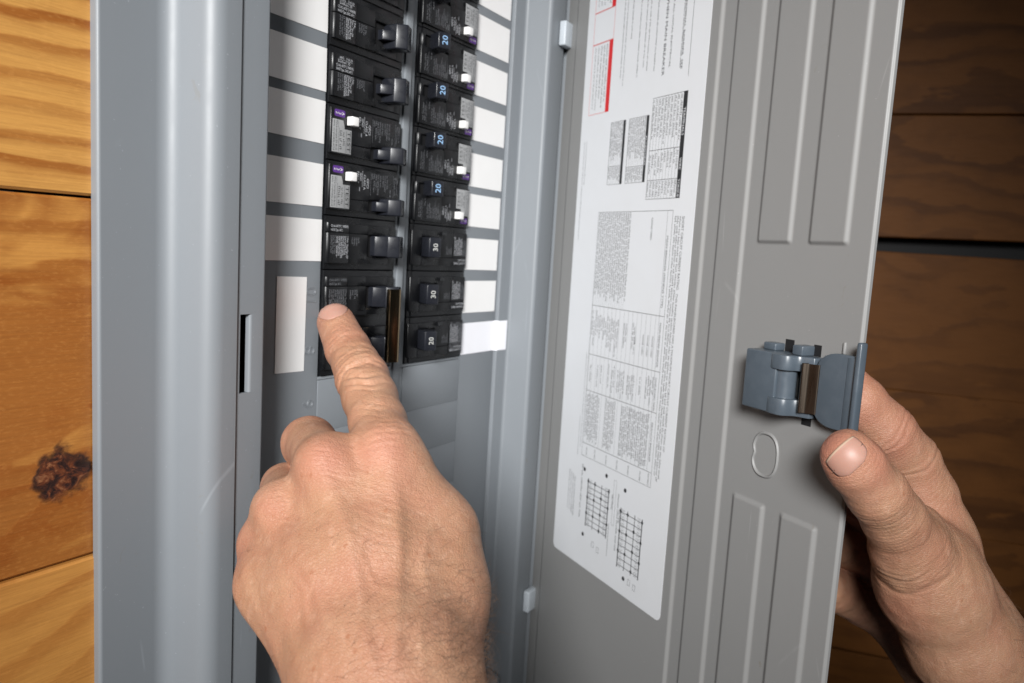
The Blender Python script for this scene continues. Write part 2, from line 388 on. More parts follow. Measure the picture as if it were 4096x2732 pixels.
for a in ((-104, -100, 2.2, 62), (218, 222, 2.2, 62)): t.box(a[0], a[1], a[2], a[3], ZB+4, ZT-4)
t.box(-100, 218, 58, 62, ZB+4, ZT-4)
t.build('enclosure', M['hollow'], panel)

# dead front: the plate round the breakers
OL0, OL1, OR0, OR1 = -0.6, 51.6, 62.4, 115.6
ZO = 9.7-25.4*6-12.7-0.4
t = MB()
t.box(-60, OL0, 0, 1.2, -377, ZT)
t.box(OL1, OR0, 0, 1.2, ZO, ZT)
t.box(OR1, 158, 0, 1.2, -377, ZT)
t.box(OL0, OR1, 1.4, 2.4, -377, ZO)
t.box(OL0, OR1, 0, 1.4, ZO-1.6, ZO)
t.box(OL0, OL1, 0, 1.4, 48.2, ZT); t.box(OR0, OR1, 0, 1.4, 73.6, ZT)
front = t.build('dead_front', M['paint'], panel, bevel=0.35, seg=2)
t = MB(); t.prism([(OL1+1.8, 0.15), (OL1+1.8, -1.1), (OL1+6.2, -1.5), (OL1+6.6, 0.15)], ZO-200, ZT)
t.build('centre_rib', M['paint'], front, bevel=0.3)
t = MB(); t.box(OL1+0.2, OR0-0.2, 0, 1.3, -377, ZO-1.7); t.build('centre_strip', M['paint'], front, bevel=0.25)
for k in range(8):
    z1 = ZO-1.75-25.4*k; z0 = z1-25.30
    for a, b in ((OL0+0.1, OL1), (OR0, OR1-0.1)):
        t = MB(); t.box(a, b, -0.3, 1.3, z0, z1); t.build('knockout_blank', M['paint'], front, bevel=0.06)
# moulded position numbers
def outline_text(txt, o, ax, ay, size, depth, mat, parent, name):
    cu = bpy.data.curves.new('n', 'FONT'); cu.body = txt; cu.fill_mode = 'NONE'; cu.bevel_depth = depth/size*0.69; cu.bevel_resolution = 1; cu.resolution_u = 4; cu.offset = -0.012
    ob = bpy.data.objects.new('n', cu); me = bpy.data.meshes.new_from_object(ob)
    vs = np.array([v.co[:] for v in me.vertices]); fs = [tuple(p.vertices) for p in me.polygons]
    bpy.data.objects.remove(ob); bpy.data.curves.remove(cu); bpy.data.meshes.remove(me)
    k = size/0.69; ax, ay, o = (np.asarray(q, float) for q in (ax, ay, o)); an = np.cross(ax, ay)
    w = vs[:, 0].max(); t = MB(); t.add([o+ax*(v[0]-w/2)*k+ay*v[1]*k+an*v[2]*k for v in vs], fs)
    return t.build(name, mat, parent, smooth=True, fix=False)
for txt, z in (('10', -117.3), ('8', -142.8), ('6', -168.3)):
    outline_text(txt, (-3.2, -0.06, z), (0, 0, 1), (-1, 0, 0), 6.4, 0.20, M['paint'], front, 'moulded_number')
# paper circuit labels
LZ = [(24.0, 43.0), (1.7, 20.4), (-23.9, -4.9), (-47.2, -28.1), (-75.6, -56.4), (-100.8, -81.6)]
LZ[0] = (27.0, 46.0)
for i, (a, b) in enumerate(LZ):
    t = MB(); t.prism_y([(-37, a+rng.uniform(-.3, .3)), (-1.0+rng.uniform(-.2, .3), a), (-1.0+rng.uniform(-.2, .2), b), (-37, b+rng.uniform(-.3, .3))], -0.28, -0.06)
    t.build('paper_label', M['paper'], front)
RZ = [(49.1, 68.0), (24.1, 43.8), (-1.4, 17.8), (-27.3, -7.9), (-54.1, -34.9), (-77.8, -58.6), (-103.7, -84.7), (-129.7, -110.3)]
for a, b in RZ:
    t = MB(); t.prism_y([(OR1+1.0, a+rng.uniform(-.2, .2)), (151.7+rng.uniform(-.2, .3), a), (151.7+rng.uniform(-.2, .2), b), (OR1+1.0, b)], -0.28, -0.06)
    t.build('paper_label', M['paper'], front)
t = MB(); t.prism_y([(-26.9, -151.4), (-9.7, -151.9), (-9.3, -108.2), (-26.8, -107.9)], -0.28, -0.06)
o = t.build('paper_label', M['paper'], front); o['label'] = 'tall white paper strip stuck beside the fingertip'
t = MB(); tp = rounded([(OR1+0.9, -0.30), (152.0, -0.32), (153.9, -2.75, 1.0), (163.6, -3.20), (163.7, -3.02)], 4)
t.sheet(tp, -155.1, -135.9)
o = t.build('paper_label', M['tape'], front, smooth=True); o['label'] = 'glossy white tape strip lapping onto the panel frame'
# hinge clips
for z0, z1 in ((39.5, 54.5), (-336.5, -321.5)):
    t = MB(); t.box(177.6, 189.6, -25.0, -20.3, z0, z1); t.build('hinge_clip', M['clip'], panel, bevel=0.9, seg=3)

# ================================================================== the door (built flat in its own axes: x from the hinge, y away from the viewer, z up)
def sst(a, b, x): 
    k = min(1.0, max(0.0, (x-a)/(b-a))); return k*k*(3-2*k)
RIB_T, RIB_B = -80.6, -197.5
def relief(s, z):
    lowv = 1.25
    h = -lowv*(1-sst(10.0, 13.2, s))
    h += -lowv*(sst(144.0, 146.4, s)-sst(153.6, 156.6, s))
    h += -lowv*sst(171.0, 173.4, s)
    ribs = (sst(180.2, 183.2, s)-sst(199.0, 201.4, s))+(sst(209.2, 212.2, s)-sst(228.0, 230.4, s))
    zz = max(sst(RIB_T-0.6, RIB_T+1.6, z), 1-sst(RIB_B-1.6, RIB_B+0.6, z))
    h += lowv*ribs*zz
    h += -1.0*sst(239.6, 241.0, s)**2
    return h
S = [0.0, 4.0]
for a, b in ((9.6, 13.6), (143.6, 146.8), (153.2, 157.0), (170.6, 173.8), (179.8, 183.6), (198.6, 201.8), (208.8, 212.6), (227.6, 230.8), (239.4, 241.0)):
    S += [a+(b-a)*k/9 for k in range(10)]
S = sorted(set(S+list(np.arange(20, 240, 12.0))))
Zs = sorted(set([ZB+6, -400, -360, -320, -280, -240, -140, -110, -40, 0, 60, 120, 180, 240, ZT-6]+[RIB_T-1+3*k/8 for k in range(9)]+[RIB_B-2+3*k/8 for k in range(9)]))
t = MB(); ns = len(S)
vs = [(s, -relief(s, z), z) for z in Zs for s in S]; nb = len(vs)
vs += [(s, -relief(s, z)+1.3, z) for z in Zs for s in S]
fs = []
for j in range(len(Zs)-1):
    for i in range(ns-1):
        q = (j*ns+i, j*ns+i+1, (j+1)*ns+i+1, (j+1)*ns+i); fs.append(q); fs.append(tuple(nb+k for k in reversed(q)))
    for i in (0, ns-1): fs.append((j*ns+i, (j+1)*ns+i, nb+(j+1)*ns+i, nb+j*ns+i))
for j in (0, len(Zs)-1):
    for i in range(ns-1): fs.append((j*ns+i, j*ns+i+1, nb+j*ns+i+1, nb+j*ns+i))
t.add(vs, fs)
door = t.build('door', M['door_paint'], panel, smooth=True)
door.location = Vector(DH)*MM; door.rotation_euler = (0, 0, -DOOR_A)
door['label'] = 'hinged grey steel door with ribs, printed label and blue latch'

# printed instruction label
LX0, LX1, LB, LT = 26.2, 138.2, -282.5, 130.0
def round_rect(x0, x1, z0, z1, r, n=5):
    out = []
    for cx, cz, a in ((x1-r, z0+r, -90), (x1-r, z1-r, 0), (x0+r, z1-r, 90), (x0+r, z0+r, 180)):
        out += [(cx+r*math.cos(math.radians(a+90*k/n)), cz+r*math.sin(math.radians(a+90*k/n))) for k in range(n+1)]
    return out
t = MB(); t.prism_y(round_rect(LX0, LX1, LB, LT, 3.5), -0.22, -0.04); t.build('instruction_label', M['door_label'], door)
YP = -0.30
AX, AY = (0, 0, -1), (1, 0, 0)                           # writing runs down the door, letter tops towards the free edge
blk, gry, red, rdl, wht = MB(), MB(), MB(), MB(), MB()
def wr(m, txt, s, z, size, width=None, align='L'):
    sx = 1.0
    if width: sx = width/(glyphs(txt)[2]*size/0.69)
    m.text(txt, (s, YP, z), AX, AY, size, sx, align)
def rule(m, s0, s1, z0, z1, y=YP): m.quad((s0, y, z0), (s1, y, z0), (s1, y, z1), (s0, y, z1))
def frame(m, s0, s1, z0, z1, w=0.22):
    rule(m, s0, s0+w, z0, z1); rule(m, s1-w, s1, z0, z1); rule(m, s0+w, s1-w, z0, z0+w); rule(m, s0+w, s1-w, z1-w, z1)
def micro(m, s, z, length, size, r, fill=0.85):
    """a line of print too small to read: word-sized runs of letter strokes"""
    p = 0.0
    while p < length-size:
        wl = r.randint(2, 9)
        for k in range(wl):
            if p > length-size*0.4: break
            hgt = size*r.choice((0.62, 0.66, 0.95, 0.7)); w = size*0.21
            m.quad((s, YP, z-p), (s, YP, z-p-w), (s+hgt, YP, z-p-w), (s+hgt, YP, z-p))
            if r.random() < fill:
                y0 = r.choice((0.0, 0.45, 0.8))*hgt
                m.quad((s+y0, YP, z-p-w), (s+y0, YP, z-p-size*0.42), (s+y0+w, YP, z-p-size*0.42), (s+y0+w, YP, z-p-w))
            p += size*0.62
        p += size*0.55
rg = random.Random(11)
# warning boxes
for zt, zb in ((34.8, -6.3), (100.0, 53.4)):
    rule(red, 51.2, 54.8, zb, zt)
    frame(rdl, 33.4, 51.1, zb, zt, 0.3)
frame(rdl, 33.4, 54.8, 34.9, 53.3, 0.3)
for i, (s, L) in enumerate(((48.4, 35), (45.6, 38), (42.6, 31), (39.6, 37), (36.4, 36))): 
    micro(gry, s, 33.0, L, 1.35 if i < 3 else 1.1, rg); micro(gry, s, 98.0, 42, 1.35 if i < 3 else 1.1, rg)
# instruction lines at the top
for px0, s_end, L, sz in ((0, (2480, 325), 140, 1.0), (0, (2490, 345), 120, 0.9), (0, (2545, 320), 130, 1.1), (0, (2525, 160), 110, 1.1), (0, (2572, 278), 130, 1.1), (0, (2585, 298), 125, 1.1), (0, (2615, 285), 120, 1.1)):
    s, z = on_door(*s_end); micro(gry, s, z+L, L, sz, rg)
s, z = on_door(2652, 304); wr(blk, 'DO NOT CONNECT TO EQUIPMENT WHEN MAIN BREAKER'[15:], s-1.0, z+72.0, 2.0, 72.0)
s, z = on_door(2680, 270); wr(gry, 'IN ACCORDANCE WITH ALL LOCAL ELECTRICAL', s-0.8, z+66.0, 1.3, 66.0)
s, z = on_door(2727, 275); wr(blk, 'BARRIER AND LINE TERMINAL BARRIER  SEE'[8:], s-0.8, z+52.0, 1.45, 52.0)
s, z = on_door(2754, 304); rule(gry, s, s+0.25, z, z+70)
micro(gry, s-7.4, z+70, 66, 0.9, rg)
# terminals table
frame(blk, 97.2, 125.6, -58.7, -5.0); rule(blk, 122.4, 125.6, -58.7, -5.0)
for z in (-32.6, -48.5): rule(blk, 97.4, 122.4, z, z-0.25)
for k in range(1, 10): rule(gry, 97.2+2.55*k, 97.2+2.55*k+0.13, -58.5, -5.2)
for k in range(10):
    s = 97.7+2.55*k
    micro(gry, s, -6.2, rg.uniform(20, 25.5), 1.35, rg); micro(gry, s, -35.0+rg.uniform(-2, 2), rg.uniform(7, 12), 1.3, rg); micro(gry, s, -49.4, 8.4, 1.35, rg)
YP = -0.34
wr(wht, 'TERMINALS', 123.1, -13.0, 1.7, 14.0); wr(wht, 'WIRE', 123.1, -38.2, 1.7, 6.0); wr(wht, 'TORQUE', 123.1, -49.0, 1.7, 9.2)
wh2 = MB(); wr(wh2, 'ACCESSORIES', 93.0, -24.0, 1.3, 16.0)
YP = -0.30
for s0, s1, zz in ((76.6, 94.9, -40.0), (58.7, 73.4, -38.5)):
    frame(blk, s0, s1, -49.1, -13.3, 0.18); rule(blk, s1-2.3, s1, -49.1, -13.3); rule(blk, s0, s1-2.3, zz, zz-0.2)
    k = 0.6
    while s0+k < s1-3.0:
        micro(gry, s0+k, -14.0, rg.uniform(18, 24), 1.15, rg); micro(gry, s0+k, zz-0.8, rg.uniform(6, 8.5), 1.15, rg); rule(gry, s0+k-0.3, s0+k-0.2, -49, -13.4); k += 1.75
for s in (31.0, 33.4): micro(gry, s, -22.0, 60 if s < 32 else 26, 0.8, rg)
# short circuit ratings
wr(blk, 'SHORT CIRCUIT CURRENT RATING.', 129.2, -68.0, 1.75, 38.0)
wr(gry, 'THIS PANELBOARD HAS A MAXIMUM SHORT CIRCUIT CURRENT RATING OF', 129.2, -107.5, 1.45, 84.0)
for i, (s, a, b) in enumerate(((127.1, -68, -209), (125.2, -68, -209), (123.4, -68, -206))):
    micro(blk, s, a, a-b, 1.35, rg)
wr(gry, 'MAIN BREAKER (SIEMENS TYPE)', 120.6-2.6, -78.0, 1.35, 38.0)
frame(blk, 52.4, 121.6, -213.6, -64.8, 0.2)
for z in (-120.3, -150.1, -172.4, -205.3): rule(blk, 52.4, 121.6, z, z-0.26)
rule(gry, 117.2, 117.35, -205.3, -64.8)
wr(gry, 'MAIN FEEDER BREAKER', 118.0, -124.0, 1.4, 24.0); wr(gry, 'PANELBOARD MAIN', 118.0, -153.5, 1.4, 18.0); wr(gry, 'BRANCH BREAKER', 118.0, -178, 1.4, 22.0); wr(gry, 'RATING', 118.4, -206.2, 1.3, 6.6)
wr(gry, 'NONE USED', 104.0, -68.5, 1.3, 12.0)
for s in (112.5, 108.4, 104.2): wr(gry, 'NONE USED', s, -132.0, 1.25, 11.5)
wr(gry, 'QPH', 97.0, -134.0, 1.25, 4.2)
for s, n in ((111.0, '10,000'), (100.0, '22,000'), (89.0, '42,000'), (78.0, '65,000'), (66.0, '65,000'), (57.0, '100,000')): wr(gry, n, s, -207.0, 1.2, 5.6)
for s in np.arange(53.5, 84.5, 2.05):
    rule(gry, s-0.3, s-0.2, -120.2, -65)
    micro(gry, s, -65.6, rg.uniform(46, 53), 1.35, rg); 
for s in np.arange(53.5, 116, 4.1):
    rule(gry, s-0.6, s-0.48, -205, -120.5)
    if rg.random() < .8 and s < 96: micro(gry, s, -122-rg.uniform(1, 6), rg.uniform(12, 22), 1.3, rg); micro(gry, s+1.8, -124-rg.uniform(1, 6), rg.uniform(8, 18), 1.3, rg)
for s in np.arange(55.0, 116.5, 1.9):
    if rg.random() < .72: micro(gry, s, -152-rg.uniform(1, 5), rg.uniform(10, 16), 1.3, rg)
for s in list(np.arange(54.0, 68.0, 1.75))+list(np.arange(74.0, 84.0, 1.75))+list(np.arange(90.0, 115.5, 1.75)):
    micro(gry, s, -173.5-rg.uniform(0, 2), rg.uniform(26, 31), 1.4, rg)
for s in (47.5, 50.0): micro(gry, s, -150 if s > 48 else -190, 60 if s > 48 else 26, 0.8, rg)
# wiring diagrams
def diagram(s0, s1, z0, z1):
    for k in range(9):
        z = z1+(z0-z1)*(k+0.5)/9; rule(blk, s0, s1, z, z-0.35)
    for f, w in ((0.0, 0.8), (0.33, 0.5), (0.66, 0.5), (1.0, 0.8)):
        s = s0+(s1-s0)*f; rule(blk, s-w/2, s+w/2, z0, z1)
        for k in range(9):
            if (k+int(f*3)) % 3 == 0:
                z = z1+(z0-z1)*(k+0.5)/9; n = 10
                blk.add([(s+1.0*math.cos(6.283*i/n), YP, z+1.0*math.sin(6.283*i/n)) for i in range(n)], [tuple(range(n))])
    for k in range(18):
        for s in (s0+1.2, s1-4.0):
            z = z1+(z0-z1)*(k+0.5)/18
            pts = [(s+2.6*i/6, z+0.5*math.sin(i*1.7+k)) for i in range(7)]
            for a, b in zip(pts, pts[1:]): gry.quad((a[0], YP, a[1]), (b[0], YP, b[1]), (b[0], YP, b[1]+0.28), (a[0], YP, a[1]+0.28))
a0, b0 = on_door(2332, 1950), on_door(2395, 2150); diagram(62.0, 84.0, -256.0, -226.0)
diagram(97.0, 117.0, -268.0, -233.0)
frame(gry, 88.5, 91.0, -246.0, -219.0, 0.15); wr(gry, 'NEUTRAL', 87.2, -228.0, 1.3, 9.0); wr(gry, 'NEUTRAL', 95.0, -234, 1.3, 9.0)
for s, z in ((57.0, -221.5), (80.5, -219.0), (99.5, -222.0), (60.0, -262.0), (104.0, -272.5)):
    n = 12; blk.add([(s+1.3*math.cos(6.283*i/n), YP, z+1.3*math.sin(6.283*i/n)) for i in range(n)], [tuple(range(n))])
for s, z in ((70, -263), (75.5, -264.5), (108, -271), (113, -272)): frame(gry, s, s+2.4, z-3.4, z, 0.2)
for i in range(4): micro(gry, 40.0+i*2.2, -226.0-i, 26, 1.3 if i > 1 else 1.0, rg)
micro(gry, 54.0, -219, 34, 1.6, rg); micro(gry, 93.2, -226, 34, 1.5, rg); rule(gry, 86.0, 86.3, -266, -246)
blk.build('label_print', M['ink_black'], door, fix=False); gry.build('label_print', M['ink_grey'], door, fix=False)
red.build('warning_bar', M['ink_red'], door, fix=False); rdl.build('warning_outline', M['ink_redline'], door, fix=False); wht.build('table_heading', M['door_label'], door, fix=False); wh2.build('table_heading', M['door_label'], door, fix=False)

# knockout outline pressed in the door
def knock(n=48):
    out = []
    for i in range(n):
        a = 2*math.pi*i/n; c, s_ = math.cos(a), math.sin(a)
        px, pz = 7.4*math.copysign(abs(c)**0.8, c), 9.9*math.copysign(abs(s_)**0.85, s_)
        if c < -0.4: px += 1.3*math.exp(-((pz)/2.2)**2)
        out.append((198.0+px, -174.8+pz))
    return out
kp = knock(); t = MB(); n = len(kp); cen = np.mean(kp, axis=0)
rings = [(1.07, 1.68), (1.045, 1.15), (0.985, 0.85), (0.925, 1.15), (0.90, 1.72)]
vs = [(cen[0]+(p[0]-cen[0])*k, y-0.45, cen[1]+(p[1]-cen[1])*k) for k, y in rings for p in kp]
t.add(vs, [(j*n+i, j*n+(i+1) % n, (j+1)*n+(i+1) % n, (j+1)*n+i) for j in range(len(rings)-1) for i in range(n)])
t.build('knockout', M['door_paint'], door, smooth=True)
# latch
Q = -1.6                                               # sheet level under the latch (y = +1.6)
t = MB(); t.box(193.8, 211.6, -12.0, 1.6, -152.2, -126.8)
t.box(196.0, 203.0, -4.5, 1.6, -126.9, -123.6); t.box(213.5, 219.0, -6.0, 1.6, -126.9, -122.6)
t.box(196.5, 203.5, -4.5, 1.6, -154.0, -152.1)
t.build('latch_body', M['latch'], door, bevel=0.7, seg=3)
for z0, z1 in ((-133.2, -126.9), (-152.2, -145.2)):
    t = MB(); t.prism(rounded([(206.0, 1.6), (206.0, -12.8, 5.5), (216.8, -12.8, 5.5), (218.6, -6.5, 4.0), (224.6, -4.6), (224.6, 1.6)], 8), z0, z1)
    t.build('latch_bearing', M['latch'], door, bevel=0.5, seg=2, limit=50)
t = MB(); t.cyl((211.4, -6.0, -145.2), (211.4, -6.0, -133.2), 4.9, n=36); t.build('latch_barrel', M['latch'], door, smooth=True)
t = MB(); t.box(220.6, 224.2, -6.2, 1.0, -145.1, -133.3); t.build('latch_crossbar', M['latch'], door, bevel=0.4)
t = MB(); t.box(216.6, 220.5, -2.0, 1.6, -145.1, -133.3); t.build('latch_hollow', M['hollow'], door)
t = MB(); sp = rounded([(224.9, 1.0), (221.2, -8.2, 0.5), (222.4, -8.8, 0.6), (223.8, -6.9, 2.2), (227.6, -5.2, 1.0), (229.5, -1.5)], 6); t.sheet(sp, -149.6, -129.2)
t.build('latch_spring', M['spring'], door, smooth=True)
t = MB(); cr = []
for cx, cz, a in ((238.0, -152.6, 0), ):
    pass
lev = [(244.4, -153.4), (244.4, -123.4)]
for k in range(9):
    a = math.radians(90+90*k/8); lev.append((235.6+9.6*math.cos(a), -130.6+7.2*math.sin(a)))
for k in range(9):
    a = math.radians(180+90*k/8); lev.append((235.6+9.4*math.cos(a), -147.0+6.6*math.sin(a)))
t.prism_y(lev, -4.8, -2.0)
t.build('latch_lever', M['latch'], door, bevel=0.5, seg=3)
t = MB(); t.box(240.6, 244.0, -5.05, -4.7, -152.6, -124.2); t.build('grip_strip', M['latch'], door, bevel=0.12)
t = MB(); t.box(244.6, 247.0, -6.4, -2.4, -152.6, -117.6); t.build('latch_lip', M['latch'], door, bevel=0.9, seg=3)
for s0, s1, z0, z1 in ((203.2, 208.0, -126.8, -121.6), (218.6, 222.4, -126.8, -122.0), (216.0, 221.0, -156.6, -152.3), (203.6, 208.6, -154.4, -152.3), (224.6, 229.0, -130.2, -125.8), (222.0, 228.0, -153.0, -149.7)):
    t = MB(); t.box(s0, s1, 1.12, 1.9, z0, z1); t.build('latch_slot', M['hollow'], door)  # black patches on the uncut sheet; the shade of the holes is only colour
t = MB(); t.box(232.8, 234.2, 0.5, 1.9, -124.0, -119.0); t.build('pressed_dimple', M['door_paint'], door, bevel=0.6, seg=3)
# ================================================================== circuit breakers (x from the outer end to the middle of the panel, y away from the viewer, z up)
def fit(m, txt, u, v, size, width, rot=True, y=-3.45):
    sx = width/(glyphs(txt)[2]*size/0.69)
    if rot: m.text(txt, (u, y, v), (0, 0, -1), (1, 0, 0), size, sx)
    else: m.text(txt, (u, y, v), (1, 0, 0), (0, 0, 1), size, sx)
def strokes(m, u, v, length, size, r, rot=True, y=-3.45):
    p = 0.0
    while p < length-size:
        for k in range(r.randint(2, 7)):
            if p > length-size*.5: break
            h = size*r.choice((0.6, 0.95, 0.7)); w = size*0.17
            for (a0, a1, b0, b1) in ((0, w, 0, h), (w, size*.42, (z_ := r.choice((0, .45, .8))*h), z_+w)):
                c = [(p+a0, b0), (p+a1, b0), (p+a1, b1), (p+a0, b1)]
                m.quad(*[((u+q[1], y, v-q[0]) if rot else (u+q[0], y, v+q[1])) for q in c])
            p += size*.62
        p += size*.5
def rect(m, u0, u1, v0, v1, y=-3.45): m.quad((u0, y, v0), (u1, y, v0), (u1, y, v1), (u0, y, v1))

A_, B_ = np.array([39.5, -13.5]), np.array([46.0, -10.4])
def toggle(root, vc, stem, pad, number, ink, num_size, split=35.4, wide=None):
    yS = -4.5-9.0*(split-31.0)/8.5
    t = MB(); t.prism([(31.0, 3), (31.0, -4.5), (split, yS), (split, 3)], vc-stem/2, vc+stem/2)
    tg = t.build('toggle', M['toggle'], root, bevel=0.45, seg=3)
    t = MB(); t.prism([(split+0.02, 0.5), (split+0.02, yS-0.05), A_, B_, (41.0, 0.5)], vc-pad/2, vc+pad/2)
    t.build('paddle', M['toggle'], tg, bevel=0.7, seg=3)
    d = (B_-A_)/np.linalg.norm(B_-A_); nrm = np.array([d[1], -d[0]]); p = A_+d*1.9+nrm*0.10
    t = MB(); w = glyphs(number)[2]*num_size/0.69
    t.text(number, (p[0], p[1], vc+w*1.1/2), (0, 0, -1), (d[0], d[1], 0), num_size, 1.1)
    t.build('number', ink, tg, fix=False)
def place(root, col, k, rows=1):
    zc = 9.7-25.4*k-12.7*(rows-1)
    root.location = Vector((0.0 if col == 'L' else 113.6, 0, zc))*MM
    if col == 'R': root.rotation_euler = (0, math.pi, 0)

def base(root, h0=-12.6, h1=12.6):
    t = MB(); t.box(0.2, 50.6, -0.7, 30.0, h0, h1)
    t.box(-0.2, 48.0, -1.5, -0.6, h0+0.15, h1-0.15)
    return t.build('body', M['black'], root, bevel=0.3)

def breaker_gfci(col, k, ink, nsize, seed):
    r = random.Random(seed); root = empty('circuit_breaker'); place(root, col, k)
    body = base(root)
    t = MB()
    t.prism([(0.0, -1.2), (0.0, -2.6), (0.8, -3.3), (13.8, -3.3), (13.8, -1.2)], -9.7, 11.0)
    t.box(13.82, 27.3, -3.3, -1.2, -4.2, 11.0); t.box(13.95, 27.2, -2.8, -1.2, -9.7, -4.35)
    t.prism([(27.32, -1.2), (27.32, -3.3), (48.6, -3.3), (49.9, -2.5), (50.3, -1.2)], -3.3, 11.0)
    t.prism([(47.0, -1.2), (47.0, -2.9), (48.8, -2.6), (49.6, -1.2)], -9.7, -3.35)
    t.box(27.4, 46.9, -2.6, -1.2, -9.7, -9.0)
    t.build('face', M['black'], root, bevel=0.28)
    t = MB(); t.box(27.4, 46.9, -1.62, -1.45, -8.9, -3.4); t.build('toggle_well', M['hollow'], root)
    t = MB()                                            # pale test sticker, L-shaped with rounded corners
    L = [(0.9, -9.0), (13.3, -9.0), (13.3, 2.0), (8.6, 2.0), (8.6, 3.2), (7.6, 5.8), (0.9, 5.8)]
    t.prism_y(L, -3.42, -3.2); st = t.build('test_sticker', M['sticker_grey'], root, bevel=0.05)
    t = MB(); y = -3.50
    fit(t, 'TEST', 10.6, 1.4, 2.0, 9.6, y=y); rect(t, 9.75, 9.9, -8.6, 1.4, y)
    rect(t, 4.9, 5.05, -8.6, 2.2, y); rect(t, 4.5, 4.62, 2.2, 5.4, y)
    fit(t, 'AWG  CU #14-8/AL #12-8', 1.3, 5.4, 1.0, 13.8, y=y); fit(t, 'Wire torque 25 lb-in', 3.0, 5.4, 1.0, 13.6, y=y)
    strokes(t, 5.6, 1.0, 9.0, 1.5, r, y=y); strokes(t, 7.7, 0.4, 8.0, 1.3, r, y=y)
    t.build('sticker_print', M['ink_black'], st, fix=False)
    t = MB(); t.prism_y(round_rect(2.0, 8.7, 7.1, 10.3, 0.8), -3.40, -3.2); pt = t.build('rating_tag', M['purple'], root)
    t = MB()
    for ch, u in (('A', 6.6), ('3', 4.6), ('2', 2.7)): t.text(ch, (u, -3.46, 8.75), (0, 0, -1), (1, 0, 0), 1.6, 1.0, 'C')
    t.build('tag_print', M['button'], pt, fix=False)
    t = MB(); t.box(10.1, 14.6, -6.9, -3.2, 3.9, 8.1); t.build('test_button', M['button'], root, bevel=0.45, seg=3)
    t = MB(); t.box(17.9, 21.3, -3.42, -3.25, -0.2, 2.2); w = t.build('indicator_window', M['hollow'], root)
    t = MB(); t.box(19.7, 20.2, -3.6, -3.4, 0.1, 2.0); t.build('indicator', M['ink_dim'], w)
    t = MB(); d = MB()
    fit(t, 'GND', 20.0, 8.9, 1.25, 4.0); fit(t, 'FAULT', 18.1, 9.3, 1.25, 5.6); rect(t, 21.75, 21.9, 2.0, 9.9)
    fit(t, 'GFCI', 24.9, 6.6, 1.5, 4.6); fit(t, 'CLASS A', 22.7, 8.2, 1.35, 7.2); rect(d, 27.7, 27.85, -1.3, 9.8)
    for txt, u, v, w in (('60Hz', 28.3, 9.4, 3.0), ('Max. RMS Sym.', 29.7, 9.4, 9.2), ('10kA 120V ~', 31.2, 9.4, 7.8), ('Interrupting Rating', 32.8, 9.4, 10.0), ('ISSUE NO.', 34.3, 9.0, 6.0), ('and GFCI', 36.4, 9.2, 5.5), ('Circuit Breaker', 37.9, 9.4, 8.4)): fit(d, txt, u, v, 1.05, w)
    strokes(d, 39.5, 9.3, 8.0, 1.0, r); rect(d, 44.6, 44.72, -1.0, 10.0)
    for u in (42.0, 45.4, 47.0): strokes(d, u, 9.0 if u > 43 else 2.5, 9.0 if u > 43 else 4.0, 1.0, r)
    t.build('face_print', M['ink_white'], body, fix=False); d.build('fine_print', M['ink_dim'], body, fix=False)
    toggle(root, -6.4, 4.9, 8.2, '20', ink, nsize, 35.0)
    return root

def qp_face(root, vmid, tv0, tv1, off=0.0):
    t = MB()
    for v0, v1 in ((-9.5, vmid-0.1), (vmid+0.1, 9.5)):
        t.prism([(0.0, -1.2), (0.0, -2.4), (0.9, -3.3), (14.2, -3.3), (14.2, -1.2)], off+v0, off+v1)
        t.box(14.35, 27.3, -3.15, -1.2, off+v0, off+v1)
    t.box(27.42, 43.0, -3.3, -1.2, off+tv1, off+9.5); t.box(27.42, 43.0, -3.3, -1.2, off-9.5, off+tv0)
    t.prism([(43.1, -1.2), (43.1, -3.1), (47.2, -2.6), (49.8, -1.9), (50.2, -1.2)], off-9.5, off+9.5)
    t.build('face', M['black'], root, bevel=0.28)
    t = MB(); t.box(27.5, 43.0, -1.62, -1.45, off+tv0+.1, off+tv1-.1); t.build('toggle_well', M['hollow'], root)
    t = MB(); t.prism([(20.5, -3.1), (26.9, -3.1), (26.9, -4.6)], off-9.3, off-7.4); t.build('rib', M['black'], root)

